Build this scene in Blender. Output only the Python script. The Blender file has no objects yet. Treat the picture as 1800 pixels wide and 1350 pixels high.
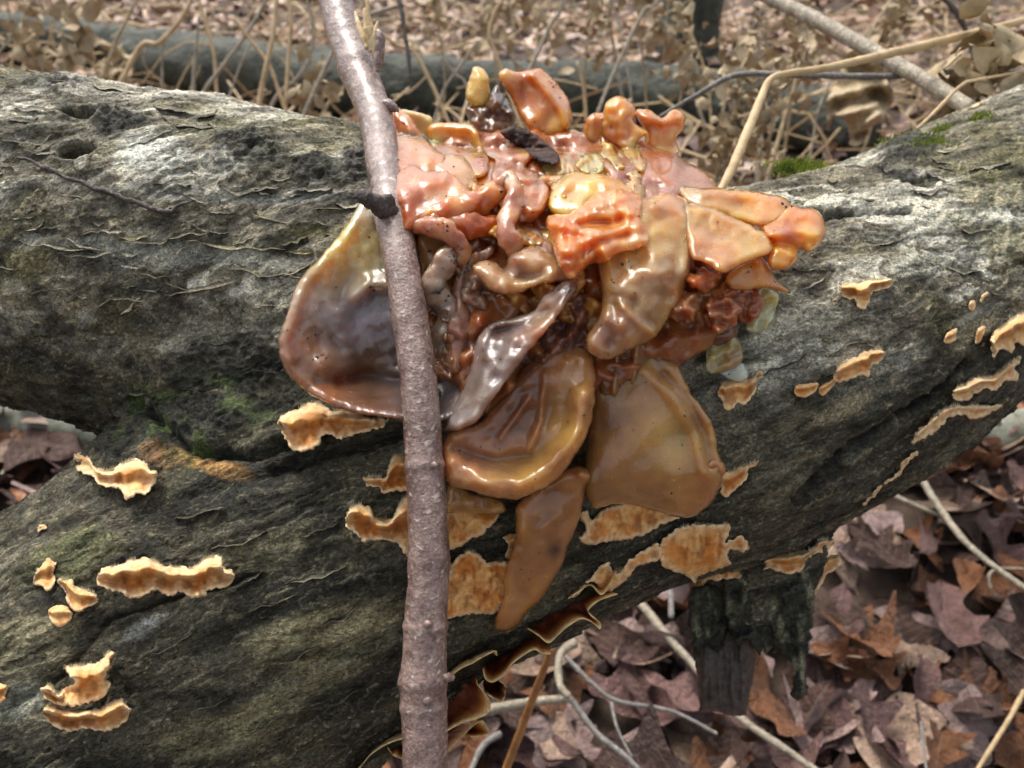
import bpy, bmesh, math, random, time
import numpy as np
from mathutils import Vector
from mathutils.bvhtree import BVHTree
from mathutils.geometry import delaunay_2d_cdt
T0 = time.time()
random.seed(7); rng = np.random.default_rng(7)
S = bpy.context.scene
col = S.collection

# ------------------------------------------------------------------ camera, sky, sun, exposure
CAM_H, PITCH, FPX = 0.57, math.radians(35), 1413.0      # metres above the litter, tilt, focal length in photo pixels
cam_d = bpy.data.cameras.new('camera'); cam = bpy.data.objects.new('camera', cam_d); col.objects.link(cam)
cam.location = (0, 0, CAM_H); cam.rotation_euler = (math.pi/2 - PITCH, 0, 0)
cam_d.sensor_width = 36; cam_d.lens = 36*FPX/1800
cam_d.clip_start = 0.01; cam_d.clip_end = 500
cam_d.dof.use_dof = True; cam_d.dof.focus_distance = 0.238; cam_d.dof.aperture_fstop = 19.0
S.camera = cam
W = bpy.data.worlds.new('World'); S.world = W; W.use_nodes = True
nt = W.node_tree; bg = nt.nodes['Background']
sky = nt.nodes.new('ShaderNodeTexSky'); sky.sky_type = 'NISHITA'; sky.sun_disc = False
SUN_EL, SUN_AZ = math.radians(58), math.radians(-28)
sky.sun_elevation = SUN_EL; sky.sun_rotation = SUN_AZ; sky.air_density = 1.2; sky.dust_density = 5.0; sky.ozone_density = 1.0
hs = nt.nodes.new('ShaderNodeHueSaturation'); hs.inputs['Saturation'].default_value = 0.38
nt.links.new(sky.outputs[0], hs.inputs['Color']); nt.links.new(hs.outputs[0], bg.inputs[0]); bg.inputs[1].default_value = 0.14
sl = bpy.data.lights.new('sun', 'SUN'); sl.energy = 1.3; sl.angle = math.radians(22); sl.color = (1, 0.95, 0.87)
so = bpy.data.objects.new('sun', sl); col.objects.link(so)
sd = Vector((math.sin(SUN_AZ)*math.cos(SUN_EL), math.cos(SUN_AZ)*math.cos(SUN_EL), math.sin(SUN_EL)))
so.rotation_euler = sd.to_track_quat('Z', 'Y').to_euler(); so.location = sd*5
S.view_settings.view_transform = 'Standard'; S.view_settings.look = 'None'; S.view_settings.gamma = 1
S.view_settings.exposure = 0.85

# ------------------------------------------------------------------ helpers
C0 = np.array([0, 0, CAM_H]); AX = np.array([1., 0, 0])
FW = np.array([0, math.cos(PITCH), -math.sin(PITCH)]); UP = np.array([0, math.sin(PITCH), math.cos(PITCH)])
def ray(x, y):
    x = np.asarray(x, float); y = np.asarray(y, float)
    return FW + ((x-900)/FPX)[..., None]*AX + ((675-y)/FPX)[..., None]*UP
def P(x, y, d): return C0 + np.asarray(d, float)[..., None]*ray(x, y)
def ground_depth(x, y, z=0.0):
    r = ray(x, y); return (z-CAM_H)/r[..., 2]
def project(p):
    v = np.asarray(p)-C0; d = v@FW; return 900+FPX*(v@AX)/d, 675-FPX*(v@UP)/d, d

_t = np.random.default_rng(3); _perm = _t.permutation(256); _perm = np.concatenate([_perm]*3)
_g = _t.normal(size=(256, 3)); _g /= np.linalg.norm(_g, axis=1)[:, None]
_g32 = _g.astype(np.float32); _p32 = _perm.astype(np.int32)
def gn(p):
    p = np.asarray(p, np.float32); fl = np.floor(p); f = p-fl; i = fl.astype(np.int32) & 255
    u = f*f*f*(f*(f*6-15)+10); fx, fy, fz = f[:, 0], f[:, 1], f[:, 2]; ux, uy, uz = u[:, 0], u[:, 1], u[:, 2]; out = 0
    for dx in (0, 1):
        ha = _p32[i[:, 0]+dx]; wx = ux if dx else 1-ux
        for dy in (0, 1):
            hb = _p32[ha+((i[:, 1]+dy) & 255)]; wy = wx*(uy if dy else 1-uy)
            for dz in (0, 1):
                G = _g32[_p32[hb+((i[:, 2]+dz) & 255)]]
                out = out+(G[:, 0]*(fx-dx)+G[:, 1]*(fy-dy)+G[:, 2]*(fz-dz))*wy*(uz if dz else 1-uz)
    return (out*1.6).astype(float)
def fbm(p, o=3, g=0.5):
    s = 0; a = 1.0; p = np.asarray(p, float)
    for k in range(o): s = s+a*gn(p+k*17.3); p = p*2.03; a *= g
    return s
def n2(x, y, seed, o=2): return fbm(np.stack([x, y, np.full_like(x, seed*7.31)], 1), o)
def ss(a, b, x): t = np.clip((x-a)/(b-a), 0, 1); return t*t*(3-2*t)
def jlin(c):
    c = np.asarray(c, float); sa = np.clip((1-c.min()/c.max())/0.5, 0, 1); w_ = np.clip((c[0]-165)/40, 0, 1)*sa; return lin(c)**(0.86+0.08*w_)*np.array([1.03, 0.99, (0.97-0.27*sa)*(1-0.34*w_)])
def lin(c):
    c = np.asarray(c, float)/255.0
    return np.where(c <= 0.04045, c/12.92, ((c+0.055)/1.055)**2.4)
def mixc(a, b, t): return a+(b-a)*np.asarray(t)[:, None]

def tag(o, label=None, cat=None, group=None, kind=None):
    if label: o['label'] = label
    if cat: o['category'] = cat
    if group: o['group'] = group
    if kind: o['kind'] = kind
    return o
def mesh(name, v, f, mat=None, parent=None, colr=None, smooth=True):
    me = bpy.data.meshes.new(name)
    v = np.asarray(v, np.float32)
    if isinstance(f, np.ndarray):
        n = f.shape[1]; me.vertices.add(len(v)); me.vertices.foreach_set('co', v.ravel())
        me.loops.add(f.size); me.loops.foreach_set('vertex_index', f.ravel().astype(np.int32))
        me.polygons.add(len(f)); me.polygons.foreach_set('loop_start', np.arange(0, f.size, n, dtype=np.int32))
        me.update(calc_edges=True)
    else:
        me.from_pydata([tuple(map(float, q)) for q in v], [], f)
    if smooth: me.polygons.foreach_set('use_smooth', np.ones(len(me.polygons), bool))
    if colr is not None:
        a = me.color_attributes.new('Col', 'FLOAT_COLOR', 'POINT')
        c4 = np.ones((len(v), 4), np.float32); c4[:, :3] = np.clip(colr, 0, 1); a.data.foreach_set('color', c4.ravel())
    me.update()
    return link(name, me, mat, parent)
def link(name, me, mat=None, parent=None):
    o = bpy.data.objects.new(name, me); col.objects.link(o)
    if mat and me and not me.materials: me.materials.append(mat)
    if parent is not None:
        o.parent = parent; o.matrix_parent_inverse = parent.matrix_world.inverted()
        if parent.type == 'EMPTY': o.matrix_parent_inverse.translation = -Vector(parent.location)
    return o
def empty(name, loc, label, cat, group=None):
    o = bpy.data.objects.new(name, None); col.objects.link(o); o.location = tuple(map(float, loc)); o.empty_display_size = 0.01
    return tag(o, label, cat, group)

def crom(pts, step, closed=False):
    """Catmull-Rom through the points (any dimension), resampled every `step` in the first two coordinates."""
    p = np.asarray(pts, float); n = len(p); out = []
    for i in range(n if closed else n-1):
        if closed: a, b, c, d = p[(i-1) % n], p[i], p[(i+1) % n], p[(i+2) % n]
        else: a, b, c, d = p[max(i-1, 0)], p[i], p[i+1], p[min(i+2, n-1)]
        L = np.linalg.norm((c-b)[:2]) if p.shape[1] < 3 or step > 0.5 else np.linalg.norm((c-b)[:3])
        m = max(2, int(math.ceil(L/step)))
        for t in np.arange(m)/m:
            out.append(0.5*((2*b)+(c-a)*t+(2*a-5*b+4*c-d)*t*t+(3*b-a-3*c+d)*t**3))
    if not closed: out.append(p[-1])
    return np.array(out)
def pdist(q, poly, closed=True):
    a = poly; b = np.roll(poly, -1, 0)
    if not closed: a = poly[:-1]; b = poly[1:]
    best = np.full(len(q), 1e9)
    for s in range(0, len(q), 3000):
        w = q[s:s+3000, None, :]-a[None]; e = (b-a)[None]; L = np.maximum((e**2).sum(2), 1e-9)
        t = np.clip((w*e).sum(2)/L, 0, 1); dd = ((w-e*t[..., None])**2).sum(2).min(1); best[s:s+3000] = np.sqrt(dd)
    return best
def inside(q, poly):
    x, y = q[:, 0], q[:, 1]; r = np.zeros(len(q), bool); a = poly; b = np.roll(poly, -1, 0)
    for (x1, y1), (x2, y2) in zip(a, b):
        c = (y1 > y) != (y2 > y)
        if y1 != y2: r ^= c & (x < (x2-x1)*(y-y1)/(y2-y1)+x1)
    return r
def tps(c, v, q):
    c = np.asarray(c, float)/100; q = np.asarray(q, float)/100; v = np.asarray(v, float); n = len(c)
    ph = lambda r2: 0.5*r2*np.log(r2+1e-9)
    K = ph(((c[:, None]-c[None])**2).sum(2))+np.eye(n)*0.02
    Q = np.hstack([np.ones((n, 1)), c]); A = np.block([[K, Q], [Q.T, np.zeros((3, 3))]])
    w = np.linalg.lstsq(A, np.concatenate([v, np.zeros(3)]), rcond=None)[0]
    return ph(((q[:, None]-c[None])**2).sum(2))@w[:n]+np.hstack([np.ones((len(q), 1)), q])@w[n:]

# ------------------------------------------------------------------ materials
def mth(t, op, a, b=None):
    n = nd(t, 'ShaderNodeMath', operation=op)
    for k, v in enumerate((a, b)):
        if v is None: continue
        if hasattr(v, 'is_linked'): t.links.new(v, n.inputs[k])
        else: n.inputs[k].default_value = v
    return n.outputs[0]
def newmat(name):
    m = bpy.data.materials.new(name); m.use_nodes = True; return m, m.node_tree, m.node_tree.nodes['Principled BSDF']
def nd(t, ty, **k):
    n = t.nodes.new(ty)
    for a, b in k.items(): setattr(n, a, b)
    return n
def noise(t, scale, detail=4, rough=0.55, vec=None):
    n = nd(t, 'ShaderNodeTexNoise'); n.inputs['Scale'].default_value = scale; n.inputs['Detail'].default_value = detail; n.inputs['Roughness'].default_value = rough
    if vec: t.links.new(vec, n.inputs['Vector'])
    return n.outputs[0]
def coords(t, what='Object'): return nd(t, 'ShaderNodeTexCoord').outputs[what]
def ramp(t, f, stops):
    r = nd(t, 'ShaderNodeValToRGB'); e = r.color_ramp.elements
    while len(e) < len(stops): e.new(0.5)
    for q, (p_, c) in zip(e, stops): q.position = p_; q.color = (*c, 1) if len(c) == 3 else c
    t.links.new(f, r.inputs[0]); return r.outputs[0]
def mixrgb(t, a, b, f, mode='MULTIPLY'):
    m = nd(t, 'ShaderNodeMix', data_type='RGBA', blend_type=mode)
    for s, v in ((6, a), (7, b), (0, f)):
        if hasattr(v, 'is_linked'): t.links.new(v, m.inputs[s])
        else: m.inputs[s].default_value = (*v, 1) if isinstance(v, tuple) else v
    return m.outputs[2]
def bump(t, h, dist, strength=1.0, prev=None):
    b = nd(t, 'ShaderNodeBump'); b.inputs['Strength'].default_value = strength; b.inputs['Distance'].default_value = dist
    t.links.new(h, b.inputs['Height'])
    if prev: t.links.new(prev, b.inputs['Normal'])
    return b.outputs[0]
def attr(t, n='Col'): return nd(t, 'ShaderNodeVertexColor', layer_name=n).outputs[0]

def mat_jelly():
    m, t, b = newmat('jelly'); v = coords(t)
    c = attr(t)
    c = mixrgb(t, c, ramp(t, noise(t, 110, 4, 0.55, v), [(0.3, (0.66, 0.58, 0.52)), (0.65, (1.15, 1.13, 1.1))]), 0.85)
    t.links.new(c, b.inputs['Base Color'])
    b.inputs['Subsurface Weight'].default_value = 1.0; b.inputs['Subsurface Radius'].default_value = (1.0, 0.55, 0.28)
    b.inputs['Subsurface Scale'].default_value = 0.010; b.inputs['Transmission Weight'].default_value = 0.35
    r = ramp(t, noise(t, 220, 3, 0.6, v), [(0.35, (0.1,)*3), (0.7, (0.3,)*3)]); t.links.new(r, b.inputs['Roughness'])
    b.inputs['Coat Weight'].default_value = 0.65; b.inputs['Coat Roughness'].default_value = 0.08; b.inputs['IOR'].default_value = 1.38
    h = bump(t, noise(t, 320, 4, 0.62, v), 0.0006, 0.4); h2 = bump(t, noise(t, 1500, 3, 0.65, v), 0.00022, 0.6, h)
    t.links.new(h2, b.inputs['Normal']); t.links.new(h, b.inputs['Coat Normal'])
    return m
def mat_bracket():
    m, t, b = newmat('bracket'); v = coords(t)
    c = mixrgb(t, attr(t), ramp(t, noise(t, 420, 4, 0.6, v), [(0.3, (0.6, 0.52, 0.45)), (0.6, (1.08, 1.06, 1.04))]), 0.8)
    t.links.new(c, b.inputs['Base Color']); b.inputs['Roughness'].default_value = 0.62
    b.inputs['Subsurface Weight'].default_value = 0.25; b.inputs['Subsurface Scale'].default_value = 0.0012; b.inputs['Subsurface Radius'].default_value = (1, 0.6, 0.3)
    t.links.new(bump(t, noise(t, 900, 4, 0.6, v), 0.0005, 0.7), b.inputs['Normal']); return m
def mat_bark():
    m, t, b = newmat('bark'); v = coords(t)
    mp = nd(t, 'ShaderNodeMapping', vector_type='TEXTURE'); mp.inputs['Rotation'].default_value = (0, -0.12, 0.35); mp.inputs['Scale'].default_value = (2.6, 1, 1); t.links.new(v, mp.inputs['Vector']); sv_ = mp.outputs[0]
    def terr(scale, levels, det):
        n = mth(t, 'MULTIPLY', noise(t, scale, det, 0.62, sv_), levels); fr = mth(t, 'FRACT', n); return n, fr
    n1, f1 = terr(85, 13, 5); n2_, f2_ = terr(260, 11, 4)
    c = attr(t)
    pl = ramp(t, noise(t, 130, 6, 0.7, sv_), [(0.36, (0.32, 0.31, 0.27)), (0.47, (0.85, 0.85, 0.82)), (0.56, (1.7, 1.68, 1.62))]); c = mixrgb(t, c, pl, 1.0)
    c = mixrgb(t, c, ramp(t, noise(t, 900, 6, 0.75, v), [(0.32, (0.3, 0.29, 0.27)), (0.5, (0.95, 0.95, 0.93)), (0.68, (1.9, 1.88, 1.8))]), 0.85)
    c = mixrgb(t, c, ramp(t, f1, [(0.0, (0.25, 0.24, 0.22)), (0.06, (0.45, 0.43, 0.4)), (0.13, (1.9, 1.8, 1.5)), (0.3, (1, 1, 1)), (1, (0.85, 0.85, 0.85))]), 0.75)  # crevice shade painted as a dark line at each flake edge, then pale lip
    c = mixrgb(t, c, ramp(t, f2_, [(0.0, (0.45, 0.44, 0.42)), (0.12, (0.6, 0.58, 0.55)), (0.24, (1.5, 1.45, 1.3)), (0.45, (1, 1, 1))]), 0.55)  # the finer flakes get the same painted crevice shade
    t.links.new(c, b.inputs['Base Color']); b.inputs['Specular IOR Level'].default_value = 0.28
    t.links.new(ramp(t, noise(t, 300, 3, 0.6, v), [(0.3, (0.4,)*3), (0.7, (0.8,)*3)]), b.inputs['Roughness'])
    h = bump(t, ramp(t, f1, [(0, (0,)*3), (0.1, (1,)*3), (0.22, (0.62,)*3), (1, (0.5,)*3)]), 0.0012, 0.8)
    h = bump(t, ramp(t, f2_, [(0, (0,)*3), (0.16, (1,)*3), (0.4, (0.6,)*3), (1, (0.4,)*3)]), 0.0006, 0.7, h)
    h = bump(t, noise(t, 500, 6, 0.72, v), 0.0012, 0.8, h); h = bump(t, noise(t, 2200, 3, 0.6, v), 0.0003, 0.7, h)
    t.links.new(h, b.inputs['Normal']); return m
def mat_stick(name, c1, c2, spot, rough=0.42):
    m, t, b = newmat(name); v = coords(t)
    mp = nd(t, 'ShaderNodeMapping', vector_type='TEXTURE'); mp.inputs['Scale'].default_value = (1, 1, 3.0); t.links.new(v, mp.inputs['Vector'])
    c = ramp(t, noise(t, 170, 6, 0.7, mp.outputs[0]), [(0.3, c1), (0.7, c2)])
    c = mixrgb(t, c, ramp(t, noise(t, 1100, 4, 0.7, v), [(0.35, (0.45,)*3), (0.65, (1.5,)*3)]), 0.8)
    mq = nd(t, 'ShaderNodeMapping', vector_type='TEXTURE'); mq.inputs['Scale'].default_value = (1.6, 1.6, 0.8); t.links.new(v, mq.inputs['Vector'])
    c = mixrgb(t, c, spot, ramp(t, noise(t, 620, 2, 0.5, mq.outputs[0]), [(0.62, (0,)*3), (0.7, (0.85,)*3)]), 'MIX')
    t.links.new(c, b.inputs['Base Color']); t.links.new(ramp(t, noise(t, 400, 3, 0.6, v), [(0.35, (rough*0.6,)*3), (0.65, (min(1, rough*1.5),)*3)]), b.inputs['Roughness'])
    h = bump(t, noise(t, 620, 2, 0.5, mq.outputs[0]), 0.0009, 0.5); h = bump(t, noise(t, 1300, 5, 0.65, v), 0.0005, 0.8, h); t.links.new(h, b.inputs['Normal']); return m
def mat_plain(name, c1, c2, sc=120, rough=0.7, bd=0.0006, bs=400):
    m, t, b = newmat(name); v = coords(t)
    t.links.new(ramp(t, noise(t, sc, 5, 0.65, v), [(0.3, c1), (0.7, c2)]), b.inputs['Base Color'])
    b.inputs['Roughness'].default_value = rough
    t.links.new(bump(t, noise(t, bs, 5, 0.65, v), bd, 0.8), b.inputs['Normal']); return m
def mat_leaf(name='leaf', base=None):
    m, t, b = newmat(name); v = coords(t)
    if base is None: c = attr(t)
    else:
        oi = nd(t, 'ShaderNodeObjectInfo'); c = ramp(t, oi.outputs['Random'], [(0, tuple(x*0.7 for x in base)), (1, tuple(min(1, x*1.3) for x in base))])
    c = mixrgb(t, c, ramp(t, noise(t, 60, 5, 0.65, v), [(0.3, (0.5, 0.45, 0.42)), (0.7, (1.25, 1.22, 1.2))]), 0.8)
    if base is not None:
        sx = nd(t, 'ShaderNodeSeparateXYZ'); t.links.new(v, sx.inputs[0]); ab = mth(t, 'ABSOLUTE', sx.outputs[1]); ph = mth(t, 'FRACT', mth(t, 'SUBTRACT', mth(t, 'MULTIPLY', sx.outputs[0], 9.0), mth(t, 'MULTIPLY', ab, 8.0)))
        vn = mth(t, 'MINIMUM', mth(t, 'ABSOLUTE', mth(t, 'SUBTRACT', ph, 0.5)), mth(t, 'MULTIPLY', ab, 9.0)); vr = ramp(t, vn, [(0.0, (1,)*3), (0.09, (0,)*3)])
        c = mixrgb(t, c, ramp(t, noise(t, 4.5, 5, 0.7, v), [(0.32, (0.38, 0.33, 0.3)), (0.5, (0.95, 0.92, 0.9)), (0.68, (1.45, 1.42, 1.4))]), 0.9)
        c = mixrgb(t, c, (0.45, 0.34, 0.26), mth(t, 'MULTIPLY', vr, 0.3), 'MIX')
        h = bump(t, vr, 0.012, 0.5); h = bump(t, noise(t, 14, 5, 0.65, v), 0.05, 0.7, h)
    else: h = bump(t, noise(t, 130, 4, 0.6, v), 0.003, 0.5)
    t.links.new(c, b.inputs['Base Color']); t.links.new(ramp(t, noise(t, 6 if base else 60, 3, 0.6, v), [(0.35, (0.25,)*3), (0.65, (0.6,)*3)]), b.inputs['Roughness'])
    t.links.new(h, b.inputs['Normal']); return m
M_JELLY, M_BRACKET, M_BARK = mat_jelly(), mat_bracket(), mat_bark()
M_STICK = mat_stick('stick_bark', (0.085, 0.038, 0.03), (0.34, 0.235, 0.195), (0.5, 0.42, 0.34), 0.26)
_b = M_STICK.node_tree.nodes['Principled BSDF']; _b.inputs['Coat Weight'].default_value = 0.5; _b.inputs['Coat Roughness'].default_value = 0.22
M_PALE = mat_stick('pale_twig', (0.14, 0.115, 0.08), (0.44, 0.38, 0.28), (0.6, 0.55, 0.46), 0.6)
M_GREY = mat_stick('grey_twig', (0.09, 0.08, 0.07), (0.26, 0.24, 0.22), (0.4, 0.38, 0.35), 0.6)
M_DARK = mat_stick('dark_twig', (0.03, 0.022, 0.018), (0.09, 0.07, 0.06), (0.16, 0.14, 0.12), 0.6)
M_STRAW = mat_plain('straw', (0.36, 0.24, 0.11), (0.62, 0.46, 0.26), 90, 0.55)
M_ORANGE = mat_plain('orange_stalk', (0.26, 0.1, 0.03), (0.46, 0.22, 0.07), 90, 0.5)
M_WITHER = mat_plain('withered', (0.24, 0.17, 0.09), (0.55, 0.44, 0.27), 70, 0.75)
M_WOOD = mat_plain('broken_wood', (0.02, 0.015, 0.013), (0.1, 0.075, 0.06), 300, 0.6, 0.001, 500)
M_SPLINT = mat_plain('splintered_wood', (0.42, 0.27, 0.11), (0.75, 0.6, 0.36), 250, 0.6)
M_MOSS = mat_plain('moss', (0.09, 0.13, 0.01), (0.32, 0.38, 0.05), 300, 0.8)
M_SPECK = mat_plain('specks', (0.012, 0.008, 0.006), (0.05, 0.03, 0.02), 500, 0.5)
M_FIL = mat_plain('pale_hair', (0.5, 0.42, 0.28), (0.75, 0.68, 0.5), 300, 0.7)
M_SOIL = mat_plain('soil', (0.03, 0.02, 0.014), (0.12, 0.075, 0.05), 30, 0.85, 0.008, 60)
M_FARLOG = mat_plain('far_log', (0.006, 0.007, 0.005), (0.075, 0.082, 0.052), 30, 0.7, 0.03, 26)
M_PALELOG = mat_plain('pale_log', (0.05, 0.055, 0.035), (0.3, 0.31, 0.24), 35, 0.7, 0.003, 120)

def tube_mesh(name, pts, rad, mat, parent=None, colr=None, seg=10, rough=0.0, freq=100, caps=True, squash=None, seed=1):
    """Tube through world points (already resampled) with a radius at each."""
    p = np.asarray(pts, float); n = len(p); rad = np.broadcast_to(np.asarray(rad, float), (n,))
    tg = np.gradient(p, axis=0); tg /= np.linalg.norm(tg, axis=1)[:, None]+1e-12
    a = np.array([0.13, 0.31, 0.94]); u = np.cross(tg[0], a); u /= np.linalg.norm(u); us = [u]
    for i in range(1, n):
        u = us[-1]-tg[i]*(us[-1]@tg[i]); us.append(u/np.linalg.norm(u))
    us = np.array(us); vs = np.cross(tg, us); th = np.arange(seg)/seg*2*math.pi
    d = np.cos(th)[None, :, None]*us[:, None]+np.sin(th)[None, :, None]*vs[:, None]
    r = rad[:, None]*np.ones((1, seg))
    v = p[:, None]+d*r[..., None]
    if rough > 0:
        q = v.reshape(-1, 3); k = fbm(q*freq+seed*3.7, 3).reshape(n, seg); v = p[:, None]+d*(r*(1+rough*k))[..., None]
    v = v.reshape(-1, 3); i, j = np.meshgrid(np.arange(n-1), np.arange(seg), indexing='ij'); j2 = (j+1) % seg
    f = np.stack([i*seg+j, i*seg+j2, (i+1)*seg+j2, (i+1)*seg+j], -1).reshape(-1, 4)
    v = np.vstack([v, p[0]-tg[0]*rad[0]*0.5, p[-1]+tg[-1]*rad[-1]*0.5]); fl = f.tolist()
    if caps:
        for q in range(seg):
            fl.append([len(v)-2, (q+1) % seg, q]); fl.append([len(v)-1, (n-1)*seg+q, (n-1)*seg+(q+1) % seg])
    if colr is not None and np.ndim(colr) == 1: colr = np.tile(colr, (len(v), 1))
    return mesh(name, v, fl, mat, parent, colr)
def pix_tube(name, pts, mat, parent=None, step=6, **k):
    """Tube given as (photo x, photo y, depth in metres, radius in metres)."""
    c = crom(pts, step); w = P(c[:, 0], c[:, 1], c[:, 2]); return tube_mesh(name, w, np.maximum(c[:, 3], 1e-5), mat, parent, **k)
print('setup', time.time()-T0)

# ------------------------------------------------------------------ the forest floor
def gz(x, y):
    x = np.atleast_1d(np.asarray(x, float)); y = np.atleast_1d(np.asarray(y, float))
    return 0.03*n2(x*1.7, y*1.7, 1)+0.010*n2(x*9, y*9, 2)-0.012
gx = np.concatenate([-np.geomspace(60, 3, 14), np.linspace(-2.9, 2.9, 150), np.geomspace(3, 60, 14)])
gy = np.concatenate([-np.geomspace(40, 1.2, 12), np.linspace(-1.1, 4.5, 150), np.geomspace(4.6, 90, 18)])
XX, YY = np.meshgrid(gx, gy); zz = gz(XX.ravel(), YY.ravel()); nx = len(gx)
i, j = np.meshgrid(np.arange(len(gy)-1), np.arange(nx-1), indexing='ij'); q = (i*nx+j).ravel()
g = mesh('ground', np.stack([XX.ravel(), YY.ravel(), zz], 1), np.stack([q, q+1, q+nx+1, q+nx], 1), M_SOIL); tag(g, kind='structure')

# ------------------------------------------------------------------ the fallen log with its fork
TRUNK = [(-480, 1755, 0.27, 0.078), (-250, 1600, 0.275, 0.077), (0, 1408, 0.285, 0.077), (300, 1160, 0.295, 0.077), (650, 900, 0.305, 0.074), (1000, 740, 0.315, 0.0725),
         (1300, 648, 0.335, 0.0725), (1500, 568, 0.355, 0.0685), (1800, 365, 0.42, 0.058), (2100, 165, 0.53, 0.054), (2300, 60, 0.63, 0.05)]
LIMB = [(-420, 345, 0.35, 0.069), (-200, 375, 0.342, 0.069), (0, 418, 0.335, 0.0672), (350, 484, 0.326, 0.0685), (700, 566, 0.32, 0.071), (1000, 635, 0.322, 0.069), (1200, 660, 0.33, 0.06)]
STUB = [(1345, 880, 0.34, 0.030), (1330, 990, 0.337, 0.0235), (1322, 1060, 0.336, 0.0215), (1320, 1100, 0.336, 0.015)]
vv, ff = [], []
def raw_tube(pts, seg=32):
    c = crom(pts, 40); p = P(c[:, 0], c[:, 1], c[:, 2]); r = c[:, 3]; n = len(p); tg = np.gradient(p, axis=0); tg /= np.linalg.norm(tg, axis=1)[:, None]
    u = np.cross(tg, FW); u /= np.linalg.norm(u, axis=1)[:, None]; w = np.cross(tg, u); th = np.arange(seg)/seg*2*math.pi
    v = (p[:, None]+(np.cos(th)[None, :, None]*u[:, None]+np.sin(th)[None, :, None]*w[:, None])*r[:, None, None]).reshape(-1, 3)
    o = sum(len(x) for x in vv); vv.append(v)
    for a in range(n-1):
        for b in range(seg): ff.append([o+a*seg+b, o+a*seg+(b+1) % seg, o+(a+1)*seg+(b+1) % seg, o+(a+1)*seg+b])
    ff.append([o+b for b in range(seg)][::-1]); ff.append([o+(n-1)*seg+b for b in range(seg)])
raw_tube(TRUNK); raw_tube(LIMB); raw_tube(STUB, 20)
tmp = mesh('tmp', np.vstack(vv), ff)
md = tmp.modifiers.new('r', 'REMESH'); md.mode = 'VOXEL'; md.voxel_size = 0.0024; md.use_smooth_shade = True
md2 = tmp.modifiers.new('s', 'SMOOTH'); md2.factor = 0.5; md2.iterations = 22
dg = bpy.context.evaluated_depsgraph_get(); me = bpy.data.meshes.new_from_object(tmp.evaluated_get(dg)); bpy.data.objects.remove(tmp)
N = len(me.vertices); cv_ = np.empty(N*3, np.float32); me.vertices.foreach_get('co', cv_); cv_ = cv_.reshape(-1, 3).astype(float)
cn_ = np.empty(N*3, np.float32); me.vertex_normals.foreach_get('vector', cn_); cn_ = cn_.reshape(-1, 3).astype(float)
lt_ = np.empty(len(me.polygons), np.int32); me.polygons.foreach_get('loop_total', lt_); assert (lt_ == 4).all()
polys = np.empty(len(me.polygons)*4, np.int32); me.loops.foreach_get('vertex_index', polys); polys = polys.reshape(-1, 4)
LB = BVHTree.FromPolygons([tuple(x) for x in cv_], polys.tolist())
ctr = cv_[polys].mean(1); cnr = cn_[polys].mean(1); cx_, cy_, cd_ = project(ctr); vw = ctr-C0; vw /= np.linalg.norm(vw, axis=1)[:, None]
near = ((cnr*vw).sum(1) < 0.3) & (cx_ > -90) & (cx_ < 1890) & (cy_ < 1440)
def refine(pf, K):
    Q = cv_[pf]; M_ = cn_[pf]; u = np.linspace(0, 1, K+1); U, V_ = np.meshgrid(u, u, indexing='ij'); U = U.ravel()[None, :, None]; V_ = V_.ravel()[None, :, None]
    bl = lambda A: (A[:, None, 0]*(1-U)*(1-V_)+A[:, None, 1]*U*(1-V_)+A[:, None, 2]*U*V_+A[:, None, 3]*(1-U)*V_)
    p = bl(Q).reshape(-1, 3); n_ = bl(M_).reshape(-1, 3); key = np.round(p*2e6).astype(np.int64); hk = key[:, 0]*73856093 ^ key[:, 1]*19349663*7 ^ key[:, 2]*83492791*31
    _, fi, inv = np.unique(hk, return_index=True, return_inverse=True); inv = inv.reshape(len(pf), K+1, K+1)
    f = np.stack([inv[:, :-1, :-1], inv[:, 1:, :-1], inv[:, 1:, 1:], inv[:, :-1, 1:]], -1).reshape(-1, 4); n_ = n_[fi]; n_ /= np.linalg.norm(n_, axis=1)[:, None]
    return p[fi], n_, f
vh, nh, fh = refine(polys[near], 4); vc, nc, fc = refine(polys[~near], 1)
v0 = np.vstack([vh, vc]); nr = np.vstack([nh, nc]); NH = len(vh); N = len(v0); fall = np.vstack([fh, fc+NH])
print('log verts', N, NH, time.time()-T0)
def log_depth(x, y):
    """Depth of the smooth log surface along the photo ray; misses take the nearest hit in the list."""
    R = ray(x, y); out = np.full(len(R), np.nan); O = Vector(C0)
    for k, r in enumerate(R):
        L = np.linalg.norm(r); h = LB.ray_cast(O, Vector(r/L))
        if h[0] is not None: out[k] = h[3]/L
    bad = np.isnan(out)
    if bad.any():
        if bad.all(): return np.full(len(R), 0.34)
        gi = np.where(~bad)[0]; xy = np.stack([x, y], 1)
        for k in np.where(bad)[0]: out[k] = out[gi[((xy[gi]-xy[k])**2).sum(1).argmin()]]
    return out
def log_raw(x, y):
    R = ray(x, y); out = np.full(len(R), 9.0); O = Vector(C0)
    for k, r in enumerate(R):
        L = np.linalg.norm(r); h = LB.ray_cast(O, Vector(r/L))
        if h[0] is not None: out[k] = h[3]/L
    return out
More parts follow.
